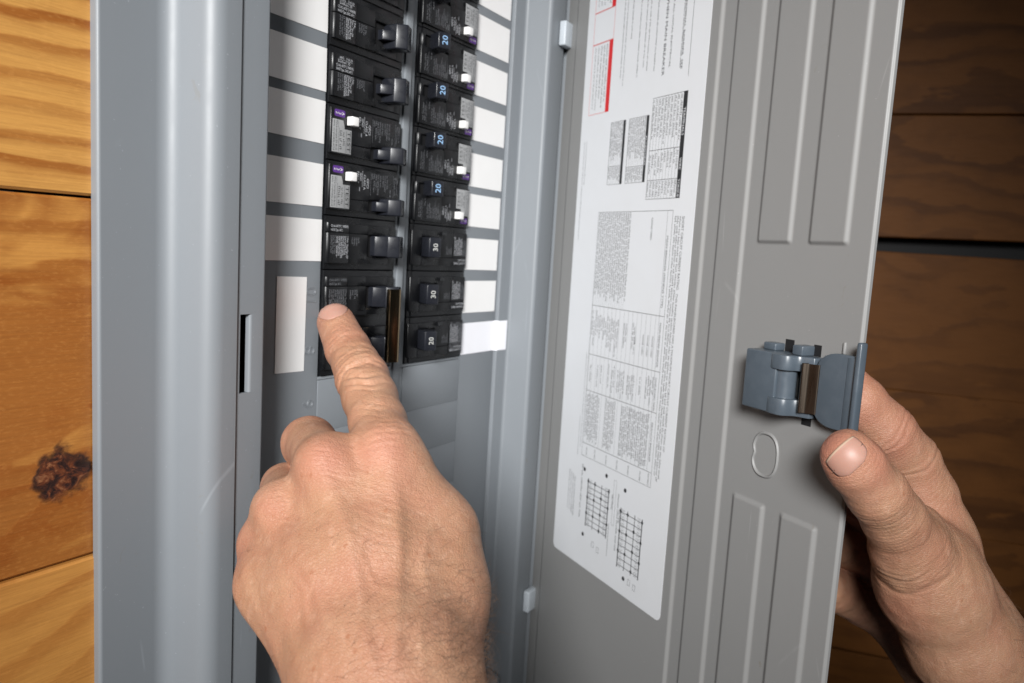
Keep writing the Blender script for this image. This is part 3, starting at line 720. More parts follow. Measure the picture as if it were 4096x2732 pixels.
def qp_print(body, r, kind, off=0.0):
    w, d = MB(), MB()
    if kind == 'T':
        for txt, u, v, L in (('AWG', 4.0, 7.5, 2.6), ('14-10', 8.8, 7.5, 3.4), ('lb-in/lb-po', 3.0, 5.8, 5.0), ('25', 9.2, 5.8, 1.6), ('CU-AL 60/75°C WIRE/FIL', 1.9, 4.0, 11.4), ('HACR Type, SWD, 40°C', 1.9, 2.3, 10.6)): fit(w, txt, u, off+v, 1.15, L, False)
        rect(w, 3.0, 12.4, off+7.1, off+7.2); rect(w, 8.4, 8.5, off+5.6, off+8.8)
    else:
        fit(w, 'CU-AL 60/75°C  WIRE/FIL', 1.8, off+7.4, 1.1, 11.6, False); fit(w, 'HACR Type, 40°C', 1.8, off+5.6, 1.1, 7.6, False)
    top = 1.0 if kind == 'T' else 3.4
    lines = (('1 Pole', 12.5, 3.2), ('Type / Tipo QP', 11.1, 7.4), ('Interrupting Rating', 9.8, 8.9), ('Pouvoir de Coupure', 8.5, 9.1), ('MAX RMS SYM AMPS', 7.2, 9.6)) if kind == 'T' else \
            (('1 Pole  Type/Tipo QP' if kind == '1' else '2 Poles  Type/Tipo QP', 12.4, 10.6), ('Interrupting Rating', 11.0, 8.8), ('Pouvoir de Coupure', 9.7, 9.0), ('MAX RMS SYM AMPS', 8.3, 10.4), ('AMP SYM EFF MAX', 6.9, 9.4), ('10,000  120/240 V~', 5.5, 10.2))
    for txt, u, L in lines: fit(w, txt, u, off+top, 1.12, L)
    for u in ((5.9, 4.6, 3.2) if kind == 'T' else (4.2, 3.0, 1.8)): strokes(d, u, off+top, r.uniform(7.5, 9.5), 1.05, r)
    for u in (15.8, 17.3, 18.8, 20.2): strokes(d, u, off+(0.6 if kind == 'T' else 3.0), r.uniform(3.5, 5.5), 1.1, r)
    w.build('face_print', M['ink_white'] if kind != '2' else M['ink_dim'], body, fix=False); d.build('fine_print', M['ink_dim'], body, fix=False)

def breaker_t(col, k, seed):
    root = empty('circuit_breaker'); place(root, col, k); body = base(root)
    qp_face(root, 1.7, -5.6, 5.3); qp_print(body, random.Random(seed), 'T')
    toggle(root, -0.3, 4.8, 11.8, '20', M['ink_moulded'], 2.2)
    return root
def breaker_plain(col, k, number, ink, nsize, seed, sticker=None):
    root = empty('circuit_breaker'); place(root, col, k); body = base(root)
    qp_face(root, 4.9, -6.2, 4.9); qp_print(body, random.Random(seed), '1')
    if sticker:
        r = random.Random(seed+5); t = MB()
        for u in np.arange(1.2, 13.2, 1.15):
            strokes(t, u, 8.6, 17.5, 1.1, r, y=-3.48)
        t.build('sticker_print', sticker, body, fix=False)
    toggle(root, -0.5, 10.0, 10.8, number, ink, nsize)
    return root
def breaker_double(col, k, seed):
    root = empty('circuit_breaker'); place(root, col, k, 2)
    body = base(root, -25.3, 25.3)
    for off in (12.7, -12.7):
        qp_face(root, 4.9, -6.2, 4.9, off); qp_print(body, random.Random(seed), '2', off)
        toggle(root, off-0.5, 10.0, 10.8, '30', M['ink_moulded'], 2.0)
    t = MB(); prof = rounded([(34.2, -11.6), (34.5, -13.2, 0.7), (39.6, -15.6, 1.5), (42.4, -13.6, 1.2), (43.6, -10.6)], 9)
    inner = [(p[0]+0.3, p[1]+0.75) for p in reversed(prof)]
    t.prism(prof+inner, -20.5, 16.6)
    t.build('handle_tie', M['bronze'], root, bevel=0.0, smooth=True)
    return root
WL = 'in the column beside the fingertip'
o = breaker_t('L', -1, 1); tag(o, 'black single breaker at the very top of the column beside the fingertip', 'breaker')
o = breaker_t('L', 0, 2); tag(o, 'black breaker with T-shaped toggle, the second one above the purple-tagged test breakers', 'breaker')
o = breaker_t('L', 1, 3); tag(o, 'black breaker with T-shaped toggle, directly above the purple-tagged test breakers', 'breaker')
o = breaker_gfci('L', 2, M['ink_moulded'], 2.2, 4); tag(o, 'black test breaker with A32 tag, directly below the T-toggle breakers', 'breaker')
o = breaker_gfci('L', 3, M['ink_moulded'], 2.2, 5); tag(o, 'black test breaker with A32 tag, directly above the plain square-toggle breaker', 'breaker')
o = breaker_plain('L', 4, '30', M['ink_moulded'], 2.2, 6); tag(o, 'black single breaker with square toggle, between test breaker and double breaker', 'breaker')
o = breaker_double('L', 5, 7); tag(o, 'black double breaker with bronze handle tie, under the pointing fingertip', 'breaker')
for k in range(-2, 4):
    o = breaker_gfci('R', k, M['ink_blue'], 3.1, 20+k)
    tag(o, 'black test breaker with blue 20, %s the breakers marked 30 in white' % ('directly above', 'second above', 'third above', 'fourth above', 'fifth above', 'sixth above')[3-k], 'breaker', 'test breakers in the column nearer the door')
for k in (4, 5):
    o = breaker_plain('R', k, '30', M['ink_number'], 2.8, 30+k)
    tag(o, 'black breaker marked 30 in white, %s' % ('directly below the test breakers' if k == 4 else 'directly above the breaker marked 20 in white'), 'breaker', '30 breakers in the column nearer the door')
o = breaker_plain('R', 6, '20', M['ink_number'], 2.8, 40, M['ink_dim']); tag(o, 'black breaker marked 20 in white, lowest in the column nearer the door', 'breaker')
# ================================================================== hands: one continuous skin each, grown as a smooth implicit surface from the bones
def smin(a, b, k):
    h = np.maximum(k-np.abs(a-b), 0.0)/k
    return np.minimum(a, b)-h*h*k*0.25
def rcone(P, a, b, ra, rb):
    ba = b-a; L = float(ba @ ba)+1e-9
    pa = P-a; h = np.clip((pa @ ba)/L, 0, 1)
    q = pa-h[..., None]*ba
    return np.sqrt((q*q).sum(-1))-(ra+(rb-ra)*h)
def J(x, y, d, rpx): return (at(x, y, d), rpx*d/FPX)
class Flesh:
    """palm: list of (chain, k); fingers: list of chains; a chain is a list of (centre, radius)"""
    def __init__(s, palm, fingers, extra=(), kf=6.0, kj=2.5):
        s.palm, s.fingers, s.extra, s.kf, s.kj = palm, fingers, extra, kf, kj
    def chain(s, P, ch, k, D=None):
        for (a, ra), (b, rb) in zip(ch, ch[1:]):
            d = rcone(P, a, b, ra, rb); D = d if D is None else smin(D, d, k)
        return D
    def __call__(s, P):
        D = None
        for ch, k in s.palm: D = s.chain(P, ch, k, D)
        H = D
        for ch in s.fingers: H = smin(H, smin(D, s.chain(P, ch, s.kj), s.kf), 0.8)
        for (a, b, r, k) in s.extra: H = smin(H, rcone(P, a, b, r, r), k)
        return H
def polygonise(fn, chains, h, pad=6.0):
    pts = np.array([p for ch in chains for p, r in ch]); rad = np.array([r for ch in chains for p, r in ch])
    lo = (pts-rad[:, None]).min(0)-pad; hi = (pts+rad[:, None]).max(0)+pad
    n = np.ceil((hi-lo)/h).astype(int)+1
    # coarse pass marks the blocks near the skin, fine values are only taken there
    B = 8; nb = np.ceil(n/B).astype(int)
    g = np.stack(np.meshgrid(*[lo[i]+(np.arange(nb[i])+0.5)*B*h for i in range(3)], indexing='ij'), -1)
    dc = fn(g.reshape(-1, 3)).reshape(nb); act = np.abs(dc) < B*h*1.15
    D = np.full(tuple(nb*B), 9.0, np.float32)
    D[np.repeat(np.repeat(np.repeat(dc < 0, B, 0), B, 1), B, 2)] = -9.0
    idx = np.argwhere(act); loc = np.stack(np.meshgrid(*[np.arange(B)]*3, indexing='ij'), -1).reshape(-1, 3)
    for c0 in range(0, len(idx), 1500):
        blk_ = idx[c0:c0+1500]; ijk = (blk_[:, None]*B+loc[None]).reshape(-1, 3)
        D[ijk[:, 0], ijk[:, 1], ijk[:, 2]] = fn(lo+ijk*h)
    return surface_nets(D, lo, h)
def surface_nets(D, lo, h):
    ins = D < 0; n = D.shape
    cnt = np.zeros((n[0]-1, n[1]-1, n[2]-1), np.int8)
    for dx in (0, 1):
        for dy in (0, 1):
            for dz in (0, 1): cnt += ins[dx:n[0]-1+dx, dy:n[1]-1+dy, dz:n[2]-1+dz]
    cells = np.argwhere((cnt > 0) & (cnt < 8)); vid = np.full(cnt.shape, -1, np.int64); vid[tuple(cells.T)] = np.arange(len(cells))
    acc = np.zeros((len(cells), 3)); num = np.zeros(len(cells))
    cor = [(0,0,0),(1,0,0),(0,1,0),(1,1,0),(0,0,1),(1,0,1),(0,1,1),(1,1,1)]
    val = [D[cells[:,0]+c[0], cells[:,1]+c[1], cells[:,2]+c[2]] for c in cor]
    for i in range(8):
        for j in range(i+1, 8):
            if sum(abs(a-b) for a, b in zip(cor[i], cor[j])) != 1: continue
            m = (val[i] < 0) != (val[j] < 0)
            t = np.where(m, val[i]/np.where(m, val[i]-val[j], 1), 0)
            p = np.array(cor[i])[None]+t[:, None]*(np.array(cor[j])-np.array(cor[i]))[None]
            acc[m] += p[m]; num[m] += 1
    V = lo+(cells+acc/num[:, None])*h
    F = []
    for ax in range(3):
        o1, o2 = [(1, 2), (2, 0), (0, 1)][ax]
        sl0 = [slice(None)]*3; sl1 = [slice(None)]*3; sl0[ax] = slice(0, -1); sl1[ax] = slice(1, None)
        a, b = ins[tuple(sl0)], ins[tuple(sl1)]
        for flip, mm in ((False, a & ~b), (True, ~a & b)):
            e = np.argwhere(mm); e = e[(e[:, o1] > 0) & (e[:, o2] > 0) & (e[:, o1] < n[o1]-1) & (e[:, o2] < n[o2]-1)]
            q = []
            for d1, d2 in ((0, 0), (1, 0), (1, 1), (0, 1)):
                c = e.copy(); c[:, o1] -= 1-d1; c[:, o2] -= 1-d2; q.append(vid[tuple(c.T)])
            q = np.stack(q, 1); q = q[(q >= 0).all(1)]
            F.append(q[:, ::-1] if flip else q)
    return V, np.concatenate(F)
def grad(fn, V, e=0.25):
    g = np.stack([fn(V+np.eye(3)[i]*e)-fn(V-np.eye(3)[i]*e) for i in range(3)], -1)
    return g/np.maximum(np.linalg.norm(g, axis=1, keepdims=True), 1e-9)
def wav(V, freq, seed, n=7):
    r = np.random.RandomState(seed); out = np.zeros(len(V))
    for i in range(n):
        d = r.normal(size=3); d /= np.linalg.norm(d); out += np.sin(V @ d*freq*r.uniform(.6, 1.5)+r.uniform(0, 6.28))
    return out/math.sqrt(n/2)
def crease(V, c, axis, offs, amp, width, R, curve=0.0, seed=0, wob=0.5):
    axis = axis/np.linalg.norm(axis); rel = V-c; s = rel @ axis
    lat = rel-s[:, None]*axis; l2 = (lat*lat).sum(1)
    s = s+curve*l2+wob*wav(V, 0.35, seed)
    fall = np.exp(-(np.sqrt((rel*rel).sum(1))/R)**4); d = np.zeros(len(V))
    for k, o in enumerate(offs):
        a = amp*(0.6+0.4*np.sin(k*2.3+seed)) if len(offs) > 1 else amp
        d -= a*np.exp(-((s-o)/width)**2); d += 0.35*a*np.exp(-((s-o-width*2.0)/(width*1.4))**2)
    return d*fall

def mat_skin(name, base_a, base_b, flush):
    t = NT(name); c = t.coord()
    n1 = t.noise(c, 55.0, 4.0, 0.6); n2 = t.noise(c, 260.0, 3.0, 0.6)
    col = t.mix(t.ramp(n1, [(0.3, 0.0), (0.7, 1.0)]), base_a, base_b)
    col = t.mix(t.math('MULTIPLY', t.ramp(n2, [(0.45, 0.0), (0.75, 1.0)]), 0.35), col, tuple(q*m for q, m in zip(base_b, (0.86, 0.70, 0.62))))
    fl = t.n('ShaderNodeAttribute', attribute_name='flush').outputs['Fac']
    mott = t.ramp(t.noise(c, 95.0, 5.0, 0.68), [(0.40, 0.0), (0.66, 1.0)])
    col = t.mix(t.math('MULTIPLY', mott, 0.30), col, (flush[0]*0.86, flush[1]*0.95, flush[2]*0.95))
    pale = t.ramp(t.noise(t.coord(scale=(1, 1, 0.5), loc=(0.7, 0.2, 0)), 330.0, 4.0, 0.6), [(0.55, 0.0), (0.75, 1.0)])
    col = t.mix(t.math('MULTIPLY', pale, 0.42), col, (0.58, 0.37, 0.265))
    col = t.mix(fl, col, flush)
    v = t.n('ShaderNodeTexVoronoi', ins={'Vector': t.coord(scale=(1, 1, 0.6)), 'Scale': 190.0, 'Randomness': 1.0})
    sel = t.math('GREATER_THAN', t.n('ShaderNodeSeparateColor', ins={0: v.outputs['Color']}).outputs[0], 0.60)
    dots = t.math('MULTIPLY', t.ramp(v.outputs['Distance'], [(0.0, 1.0), (0.08, 0.8), (0.17, 0.0)]), sel)
    freck = t.math('MULTIPLY', dots, t.math('SUBTRACT', 0.70, t.math('MULTIPLY', fl, 0.5)), clamp=True)
    col = t.mix(freck, col, (0.30, 0.115, 0.055))
    e1 = t.n('ShaderNodeTexVoronoi', feature='DISTANCE_TO_EDGE', ins={'Vector': t.coord(scale=(1.0, 1.0, 2.1)), 'Scale': 640.0})
    e2 = t.n('ShaderNodeTexVoronoi', feature='DISTANCE_TO_EDGE', ins={'Vector': t.coord(scale=(1.4, 1.0, 1.0), loc=(0.3, 0.1, 0.2)), 'Scale': 1150.0})
    lines = t.math('ADD', t.ramp(e1.outputs['Distance'], [(0.0, 0.0), (0.16, 1.0)]), t.math('MULTIPLY', t.ramp(e2.outputs['Distance'], [(0.0, 0.0), (0.2, 1.0)]), 0.5))
    h = t.math('ADD', t.math('MULTIPLY', lines, 0.6), t.math('MULTIPLY', t.noise(c, 900.0, 4.0, 0.6), 0.8))
    nrm = t.bump(h, 0.6, 0.00026, t.bump(t.noise(c, 130.0, 3.0), 0.40, 0.0012))
    t.b.subsurface_method = 'RANDOM_WALK'
    t.out(color=col, normal=nrm, rough=t.math('ADD', t.math('MULTIPLY', n2, 0.16), 0.42))
    t.set(t.b.inputs['Subsurface Weight'], 0.10); t.set(t.b.inputs['Subsurface Radius'], (1.0, 0.35, 0.2)); t.set(t.b.inputs['Subsurface Scale'], 0.0018)
    t.set(t.b.inputs['Specular IOR Level'], 0.4)
    return t.m
M['skin'] = mat_skin('skin', (0.440, 0.252, 0.158), (0.372, 0.196, 0.116), (0.405, 0.165, 0.112))
def mat_nail():
    t = NT('nail'); c = t.coord()
    n = t.noise(c, 160.0, 3.0)
    t.out(color=t.mix(n, (0.385, 0.200, 0.152), (0.45, 0.255, 0.198)), rough=0.46, normal=t.bump(t.noise(c, 700.0, 2.0), 0.08, 0.0001))
    t.set(t.b.inputs['Subsurface Weight'], 0.08); t.set(t.b.inputs['Subsurface Scale'], 0.001)
    return t.m
M['nail'] = mat_nail()
M['nail_tip'] = mat_flat('nail_edge', (0.48, 0.345, 0.25), 0.45)
M['hair'] = mat_flat('arm_hair', (0.10, 0.055, 0.032), 0.45)

def make_hand(fn, chains, h, disp, flush):
    V, F = polygonise(fn, chains, h)
    N = grad(fn, V)
    V = V+N*disp(V, N)[:, None]
    me = bpy.data.meshes.new('hand'); me.from_pydata((V*MM).tolist(), [], F.tolist()); me.materials.append(M['skin']); me.shade_smooth()
    at_ = me.attributes.new('flush', 'FLOAT', 'POINT'); at_.data.foreach_set('value', np.clip(flush(V), 0, 1).astype(np.float32))
    return link('hand', me), V, N
def blobs(V, items):
    out = np.zeros(len(V))
    for p, r, a in items: out = np.maximum(out, a*np.exp(-((V-p)**2).sum(1)/(r*r)))
    return out
def make_nail(fn, parent, cen, axis, lat, half_l, half_w, depth, flat=3.2, tip=0.12, lift=0.35):
    """a nail plate laid on the finger's skin: a rounded outline followed along the surface"""
    n, m = 26, 22; P = []; info = []
    ax = np.array(axis, float)/np.hypot(*axis); la = np.array(lat, float)/np.hypot(*lat)
    for i in range(n+1):
        a = -1+2*i/n
        for j in range(m+1):
            b = -1+2*j/m
            wid = (1-abs(min(0.0, a))**flat*0.55)*(1-0.10*max(0.0, a)**4)
            px = np.array(cen)+ax*half_l*(a-0.10*b*b*(1 if a > 0 else -0.2))+la*half_w*b*wid
            P.append((px[0], px[1])); info.append((a, b))
    d = np.array([ray(*p) for p in P]); d /= np.linalg.norm(d, axis=1, keepdims=True)
    t = np.full(len(P), depth-30.0)
    for _ in range(60): t = t+0.8*np.clip(fn(CAM+d*t[:, None]), -2, 8)
    Q = CAM+d*t[:, None]; G = grad(fn, Q, 0.8)
    A = np.array(info); edge = np.maximum(np.abs(A[:, 1])**4, np.where(A[:, 0] < 0, np.abs(A[:, 0])**6, 0))
    Q = Q+G*(lift*(1-edge)+0.12*edge+np.where(A[:, 0] > 0.8, 0.10, 0.0)*(1-edge))[:, None]
    V = np.concatenate([Q, Q-G*0.55]); k = len(Q); w = m+1; F = []
    for i in range(n):
        for j in range(m):
            q = (i*w+j, i*w+j+1, (i+1)*w+j+1, (i+1)*w+j); F += [q, tuple(k+x for x in reversed(q))]
    for i in range(n):
        for j in (0, m): F.append((i*w+j, (i+1)*w+j, k+(i+1)*w+j, k+i*w+j))
    for j in range(m):
        for i in (0, n): F.append((i*w+j, i*w+j+1, k+i*w+j+1, k+i*w+j))
    me = bpy.data.meshes.new('fingernail'); me.from_pydata((V*MM).tolist(), [], F)
    bm = bmesh.new(); bm.from_mesh(me); bmesh.ops.recalc_face_normals(bm, faces=bm.faces); bm.to_mesh(me); bm.free()
    me.materials.append(M['nail']); me.materials.append(M['nail_tip'])
    lim = 1-2*tip
    for p in me.polygons:
        if np.mean([info[x % k][0] for x in p.vertices]) > lim: p.material_index = 1
    me.shade_smooth()
    return link('fingernail', me, parent)
def make_hair(parent, V, N, weight, count, seed, flow, lens):
    r = np.random.RandomState(seed); w = np.clip(weight(V), 0, None); w /= w.sum()
    pick = r.choice(len(V), count, p=w); vs, fs = [], []
    for i in pick:
        p = V[i]; nn = N[i]; L = r.uniform(*lens); f = np.array(flow)+r.normal(size=3)*0.35; f -= nn*(f @ nn)*0.8; f /= np.linalg.norm(f)
        curl = np.cross(nn, f)*r.normal()*0.5; q = p-nn*0.2; d = nn*0.75+f*0.6; b0 = len(vs); sg = 5
        side = np.cross(d, FWD); side /= np.linalg.norm(side)+1e-9; up_ = np.cross(side, d); up_ /= np.linalg.norm(up_)
        for s_ in range(sg+1):
            rad = 0.038*(1-0.75*s_/sg)
            vs += [q+side*rad, q-side*rad*.5+up_*rad*.87, q-side*rad*.5-up_*rad*.87]
            d = d/np.linalg.norm(d); q = q+d*L/sg; d = d+f*0.42+curl*0.35-nn*0.22
        for s_ in range(sg):
            for e in range(3): fs.append((b0+s_*3+e, b0+s_*3+(e+1) % 3, b0+s_*3+3+(e+1) % 3, b0+s_*3+3+e))
    me = bpy.data.meshes.new('arm_hair'); me.from_pydata((np.array(vs)*MM).tolist(), [], fs); me.materials.append(M['hair']); me.shade_smooth()
    o = link('arm_hair', me, parent); o['kind'] = 'stuff'; return o

# ---- the pointing hand
idx = [J(1345, 1292, 337, 76), J(1393, 1398, 325, 86), J(1425, 1458, 316, 91), J(1448, 1508, 309, 103), J(1480, 1590, 299, 107), J(1512, 1690, 285, 111), J(1545, 1800, 270, 118)]
mid = [J(1310, 1862, 264, 118), J(1238, 1775, 303, 105), J(1290, 1850, 325, 88), J(1370, 1930, 318, 80)]
rin = [J(1135, 2040, 266, 110), J(1145, 1952, 306, 96), J(1210, 2010, 328, 85), J(1290, 2060, 318, 75)]
pnk = [J(1062, 2180, 270, 90), J(1095, 2100, 304, 78), J(1150, 2140, 322, 72)]
thb = [J(1765, 2200, 282, 140), J(1680, 2040, 315, 100), J(1560, 1960, 333, 92), J(1440, 1930, 342, 85)]
WR = at(1545, 2740, 226); AD = WR-at(1400, 1950, 266); AD /= np.linalg.norm(AD)
KP = 11.0
palm = [([J(1545, 1800, 270, 118), J(1562, 2250, 247, 142), J(1600, 2720, 224, 180)], KP),
        ([J(1310, 1862, 264, 118), J(1400, 2270, 243, 145), J(1500, 2720, 222, 185)], KP),
        ([J(1135, 2040, 266, 110), J(1245, 2330, 247, 140), J(1420, 2720, 224, 175)], KP),
        ([J(1062, 2180, 270, 92), J(1092, 2340, 258, 112), J(1318, 2720, 232, 150)], KP),
        ([J(1628, 1915, 268, 98), J(1745, 2130, 266, 132), J(1725, 2420, 248, 150)], 13.0),
        ([J(1765, 2200, 282, 132), J(1778, 2380, 258, 142), J(1775, 2720, 230, 145)], KP),
        ([(WR, 24.0), (WR+AD*110, 33.0)], KP)]
ext = [(at(x, y, d), at(x+8, y+8, d), r, 6.0) for x, y, d, r in ((1528, 1800, 263.0, 6.4), (1296, 1862, 257.8, 6.6), (1116, 2045, 260.2, 6.0), (1040, 2160, 266.0, 4.6))]
hand1 = Flesh(palm, [idx, mid, rin, pnk, thb], ext)
PIP, DIP, MCP = idx[3][0], idx[1][0], idx[6][0]; ax_i = idx[2][0]-idx[4][0]; ax_d = idx[0][0]-idx[2][0]
def to_px(V):
    d = V-CAM; z = d @ FWD; return np.stack([PW/2+FPX*(d @ RGT)/z, PH/2-FPX*(d @ UPV)/z], 1)
def strand(Q, pts, sig):
    """falloff round a line drawn over the back of the hand"""
    best = np.full(len(Q), 1e9); prog = np.zeros(len(Q)); n = len(pts)-1
    for i, (a, b) in enumerate(zip(pts, pts[1:])):
        a, b = np.array(a, float), np.array(b, float); ba = b-a
        h = np.clip(((Q-a) @ ba)/(ba @ ba), 0, 1); d = np.linalg.norm(Q-a-h[:, None]*ba, axis=1)
        m = d < best; best[m] = d[m]; prog[m] = (i+h[m])/n
    return np.exp(-(best/sig)**2)*np.clip(np.minimum(prog, 1-prog)*6+0.15, 0, 1)
def disp1(V, N):
    face = np.clip(-(N @ FWD)*1.5, 0, 1); Q = to_px(V); rel = np.zeros(len(V))
    for pts, sig, amp in (([(1425, 1900), (1480, 2150), (1500, 2420), (1520, 2640)], 62, -0.9), ([(1215, 2000), (1300, 2200), (1370, 2450)], 58, -0.75), ([(1080, 2150), (1170, 2330), (1260, 2550)], 50, -0.5),
                          ([(1660, 1960), (1660, 2200), (1640, 2450), (1660, 2700)], 60, -0.8),
                          ([(1548, 1840), (1590, 2030), (1600, 2250), (1590, 2480), (1560, 2740)], 30, 0.62), ([(1318, 1930), (1390, 2130), (1430, 2330), (1470, 2560), (1500, 2740)], 30, 0.5), ([(1150, 2110), (1235, 2290), (1320, 2520)], 26, 0.35),
                          ([(1722, 2120), (1690, 2240), (1715, 2380), (1680, 2520), (1700, 2700)], 16, 0.36), ([(1130, 2250), (1215, 2360), (1215, 2480), (1290, 2600), (1290, 2720)], 15, 0.3), ([(1480, 2080), (1440, 2200), (1500, 2330), (1640, 2390)], 15, 0.26), ([(1715, 2380), (1790, 2470), (1800, 2640)], 15, 0.3),
                          ([(1268, 1282), (1300, 1276), (1340, 1264), (1378, 1248)], 7, -0.45), ([(1272, 1300), (1310, 1295), (1355, 1280), (1392, 1262)], 9, 0.30)):
        rel += amp*strand(Q, pts, sig)
    folds = [([(1342, 1492), (1398, 1457), (1468, 1447), (1528, 1478)], 7, -0.75), ([(1350, 1522), (1420, 1492), (1490, 1494), (1550, 1502)], 7, -0.85), ([(1358, 1548), (1430, 1527), (1505, 1528), (1562, 1524)], 7, -0.70),
             ([(1372, 1470), (1440, 1468), (1500, 1472)], 9, 0.35), ([(1385, 1512), (1450, 1508), (1510, 1512)], 9, 0.40), ([(1350, 1470), (1410, 1436), (1470, 1428), (1525, 1450)], 6, -0.35), ([(1372, 1578), (1440, 1556), (1520, 1556), (1575, 1550)], 6, -0.40),
             ([(1312, 1408), (1375, 1382), (1450, 1376), (1492, 1388)], 5, -0.34), ([(1322, 1432), (1390, 1408), (1460, 1402), (1505, 1414)], 5, -0.30), ([(1300, 1372), (1360, 1346), (1430, 1336), (1470, 1350)], 5, -0.26), ([(1296, 1342), (1350, 1322), (1420, 1312)], 5, -0.2)]
    folds += [([(1395+k*9, 1620+k*24), (1480+k*10, 1606+k*25), (1560+k*10, 1606+k*25), (1610+k*8, 1622+k*24)], 6, -0.24) for k in range(8)]
    folds += [([(1235+k*3, 1805+k*20), (1300+k*3, 1796+k*20), (1372+k*3, 1822+k*20)], 6, -0.24) for k in range(6)]
    folds += [([(1070+k*4, 1985+k*20), (1120+k*4, 1978+k*20), (1180+k*4, 2005+k*20)], 6, -0.18) for k in range(6)]
    for pts, sig, amp in folds: rel += amp*strand(Q+np.stack([0*rel, 5*wav(V, 0.5, 77)], 1), pts, sig)
    rel *= face
    d = crease(V, PIP, ax_i, (-7.6, -5.0, -2.4, 0.0, 2.6, 5.4), 0.85, 0.72, 14.5, 0.012, 3, 0.8)
    d += crease(V, DIP, ax_d, (-3.6, -1.6, 0.4, 2.2, 4.0), 0.34, 0.55, 12.0, 0.006, 5, 0.6)
    d += crease(V, idx[5][0], ax_i, (-6, -3.5, -1, 1.5, 4.0, 6.5), 0.16, 0.6, 15.0, 0.0, 8, 0.9)
    d += crease(V, MCP, ax_i, (-4, -1.5, 1, 3.5, 6), 0.26, 0.7, 15.0, 0.0, 9, 1.1)
    d += crease(V, mid[0][0], mid[1][0]-mid[0][0], (2, 4.5, 7, 9.5), 0.20, 0.7, 16.0, 0.0, 10, 1.0)
    d += 0.22*wav(V, 0.16, 21)+0.07*wav(V, 0.75, 22)
    back = V @ RGT*0.35+V @ UPV
    d += 0.035*np.sin(back*3.3+1.4*wav(V, 0.22, 30))*np.clip(wav(V, 0.12, 31)+0.6, 0, 1.4)
    return d*(0.25+0.75*face)+rel
def flush1(V):
    s1 = [(MCP-FWD*10, 9, .65), (mid[0][0]-FWD*9, 10, .75), (rin[0][0]-FWD*9, 8, .55), (pnk[0][0]-FWD*6, 11, .65), (DIP, 14, .45), (idx[0][0], 14, .55), (PIP, 9, .30), (mid[1][0], 12, .55), (rin[1][0], 12, .55), (at(1545, 2150, 236), 12, .22)]
    return blobs(V, s1)+0.10*wav(V, 0.22, 41)
h1, V1, N1 = make_hand(hand1, [c for c, k in palm]+[idx, mid, rin, pnk, thb], 0.66, disp1, flush1)
tag(h1, 'bare left hand pointing its index finger at the double breaker', 'hand')
make_nail(hand1, h1, (1328, 1240), (-0.40, -0.92), (0.95, -0.30), 34, 62, 337, tip=0.10, lift=0.35)
wr_c = at(1900, 2680, 228)
make_hair(h1, V1, N1, lambda V: np.exp(-((V-wr_c)**2).sum(1)/24.0**2)*(-(N1 @ FWD) > -0.45)+0.035*np.exp(-((V-at(1100, 2560, 240))**2).sum(1)/22.0**2)*(-(N1 @ FWD) > -0.3), 760, 5, RGT*0.75+UPV*0.35, (4.0, 9.0))

# ---- the hand holding the door
thm = [J(3392, 1824, 284, 106), J(3424, 1862, 285, 112), J(3508, 1968, 290, 117), J(3575, 2072, 299, 120), J(3640, 2195, 310, 140)]
id2 = [J(3300, 1480, 336, 95), J(3380, 1556, 330, 98), J(3435, 1607, 327, 101), J(3545, 1722, 329, 105), J(3636, 1842, 335, 110), J(3700, 1980, 338, 116), J(3738, 2092, 338, 122), J(3765, 2165, 338, 124)]
md2 = [J(3250, 1900, 344, 95), J(3390, 1965, 354, 100), J(3560, 2090, 372, 110), J(3715, 2270, 364, 125)]
rg2 = [J(3240, 2120, 362, 96), J(3340, 2140, 374, 102), J(3500, 2220, 392, 108), J(3670, 2370, 386, 120)]
pk2 = [J(3250, 2330, 378, 88), J(3330, 2345, 388, 94), J(3465, 2400, 404, 104), J(3610, 2480, 402, 114)]
W2 = at(4080, 2790, 352); A2 = W2-at(3800, 2250, 345); A2 /= np.linalg.norm(A2)
palm2 = [([J(3640, 2195, 310, 140), J(3720, 2335, 322, 185), J(3860, 2590, 330, 190), J(4000, 2780, 338, 205)], 11.0),
         ([J(3765, 2165, 338, 124), J(3835, 2410, 340, 130), J(4060, 2760, 342, 190)], 11.0),
         ([J(3715, 2270, 364, 125), J(3980, 2760, 360, 180)], 11.0),
         ([J(3670, 2370, 386, 120), J(3930, 2780, 372, 175)], 11.0),
         ([J(3610, 2480, 402, 114), J(3820, 2770, 386, 150)], 11.0),
         ([(W2, 24.0), (W2+A2*120, 32.0)], 11.0)]
hand2 = Flesh(palm2, [thm, id2, md2, rg2, pk2], [(at(3690, 2075, 316), at(3780, 2200, 322), 4.6, 12.0)], kf=6.0)
IP, TM = thm[2][0], thm[4][0]; ax_t = thm[1][0]-thm[3][0]
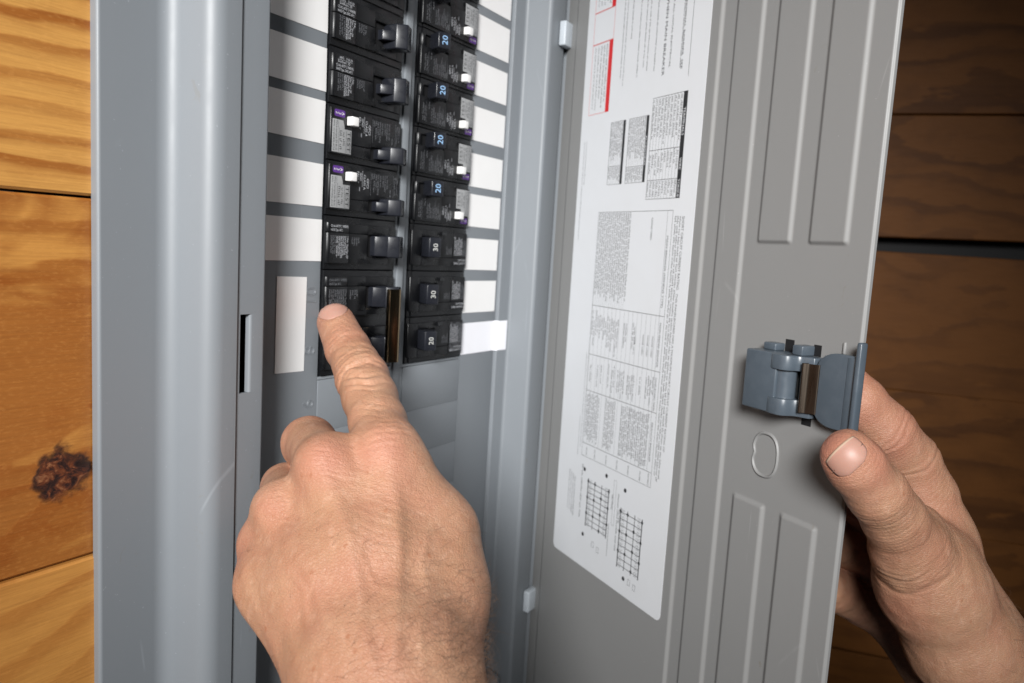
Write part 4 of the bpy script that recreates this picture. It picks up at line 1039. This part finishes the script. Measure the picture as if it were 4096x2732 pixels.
def disp2(V, N):
    d = crease(V, IP, ax_t, (-7, -4.6, -2.4, -0.2, 1.8, 3.9), 0.34, 0.6, 15.0, 0.010, 13, 0.8)
    d += crease(V, thm[3][0], ax_t, (-6, -4, -2, 0, 2, 4, 6), 0.24, 0.6, 15.0, 0.0, 14, 0.7)
    d += crease(V, TM, ax_t, (-9, -6.5, -4, -1.5, 1, 3.5, 6), 0.34, 0.8, 20.0, -0.004, 15, 1.0)
    d += crease(V, at(3620, 2330, 304), ax_t, (-3.0, 4.5), 0.9, 1.3, 18.0, -0.004, 16, 0.8)
    d += crease(V, id2[3][0], id2[2][0]-id2[4][0], (-3.0, 0.5, 3.0), 0.75, 0.8, 14.0, 0.0, 17, 0.9)
    d += crease(V, id2[4][0], id2[3][0]-id2[5][0], (-6.0, 2.0, 5.0), 0.6, 0.8, 15.0, 0.0, 18, 1.0)
    d += 0.20*wav(V, 0.17, 51)+0.07*wav(V, 0.8, 52)
    s = V @ (ax_t/np.linalg.norm(ax_t)); d += 0.05*np.sin(s*3.6+1.3*wav(V, 0.25, 54))*np.clip(wav(V, 0.13, 55)+0.5, 0, 1.3)
    return d
def flush2(V):
    return blobs(V, [(thm[0][0], 13, .95), (thm[0][0]+(thm[0][0]-thm[1][0]), 10, 1.0), (IP, 13, .35), (id2[1][0], 16, 1.0), (id2[2][0], 15, .95), (id2[3][0], 16, .85), (id2[4][0], 15, .55), (TM, 14, .35), (md2[1][0], 30, .8), (rg2[2][0], 26, .7), (pk2[2][0], 24, .65), (at(3560, 2420, 320), 14, .45)])+0.10*wav(V, 0.25, 61)
h2, V2, N2 = make_hand(hand2, [c for c, k in palm2]+[thm, id2, md2, rg2, pk2], 0.66, disp2, flush2)
tag(h2, 'bare right hand gripping the open panel door, thumb against the latch', 'hand')
make_nail(hand2, h2, (3392, 1832), (-0.69, -0.73), (0.73, -0.69), 56, 82, 284, tip=0.06, lift=0.5)
make_hair(h1, V1, N1, lambda V: np.exp(-((V-at(1960, 2520, 236))**2).sum(1)/20.0**2)*((N1 @ RGT) > 0.45), 70, 9, RGT*0.5-UPV*0.6, (5.0, 12.0))
w2c = at(4040, 2560, 330)
make_hair(h2, V2, N2, lambda V: np.exp(-((V-w2c)**2).sum(1)/26.0**2)*(-(N2 @ FWD) > -0.2), 130, 6, RGT*0.6-UPV*0.3, (4.0, 9.0))
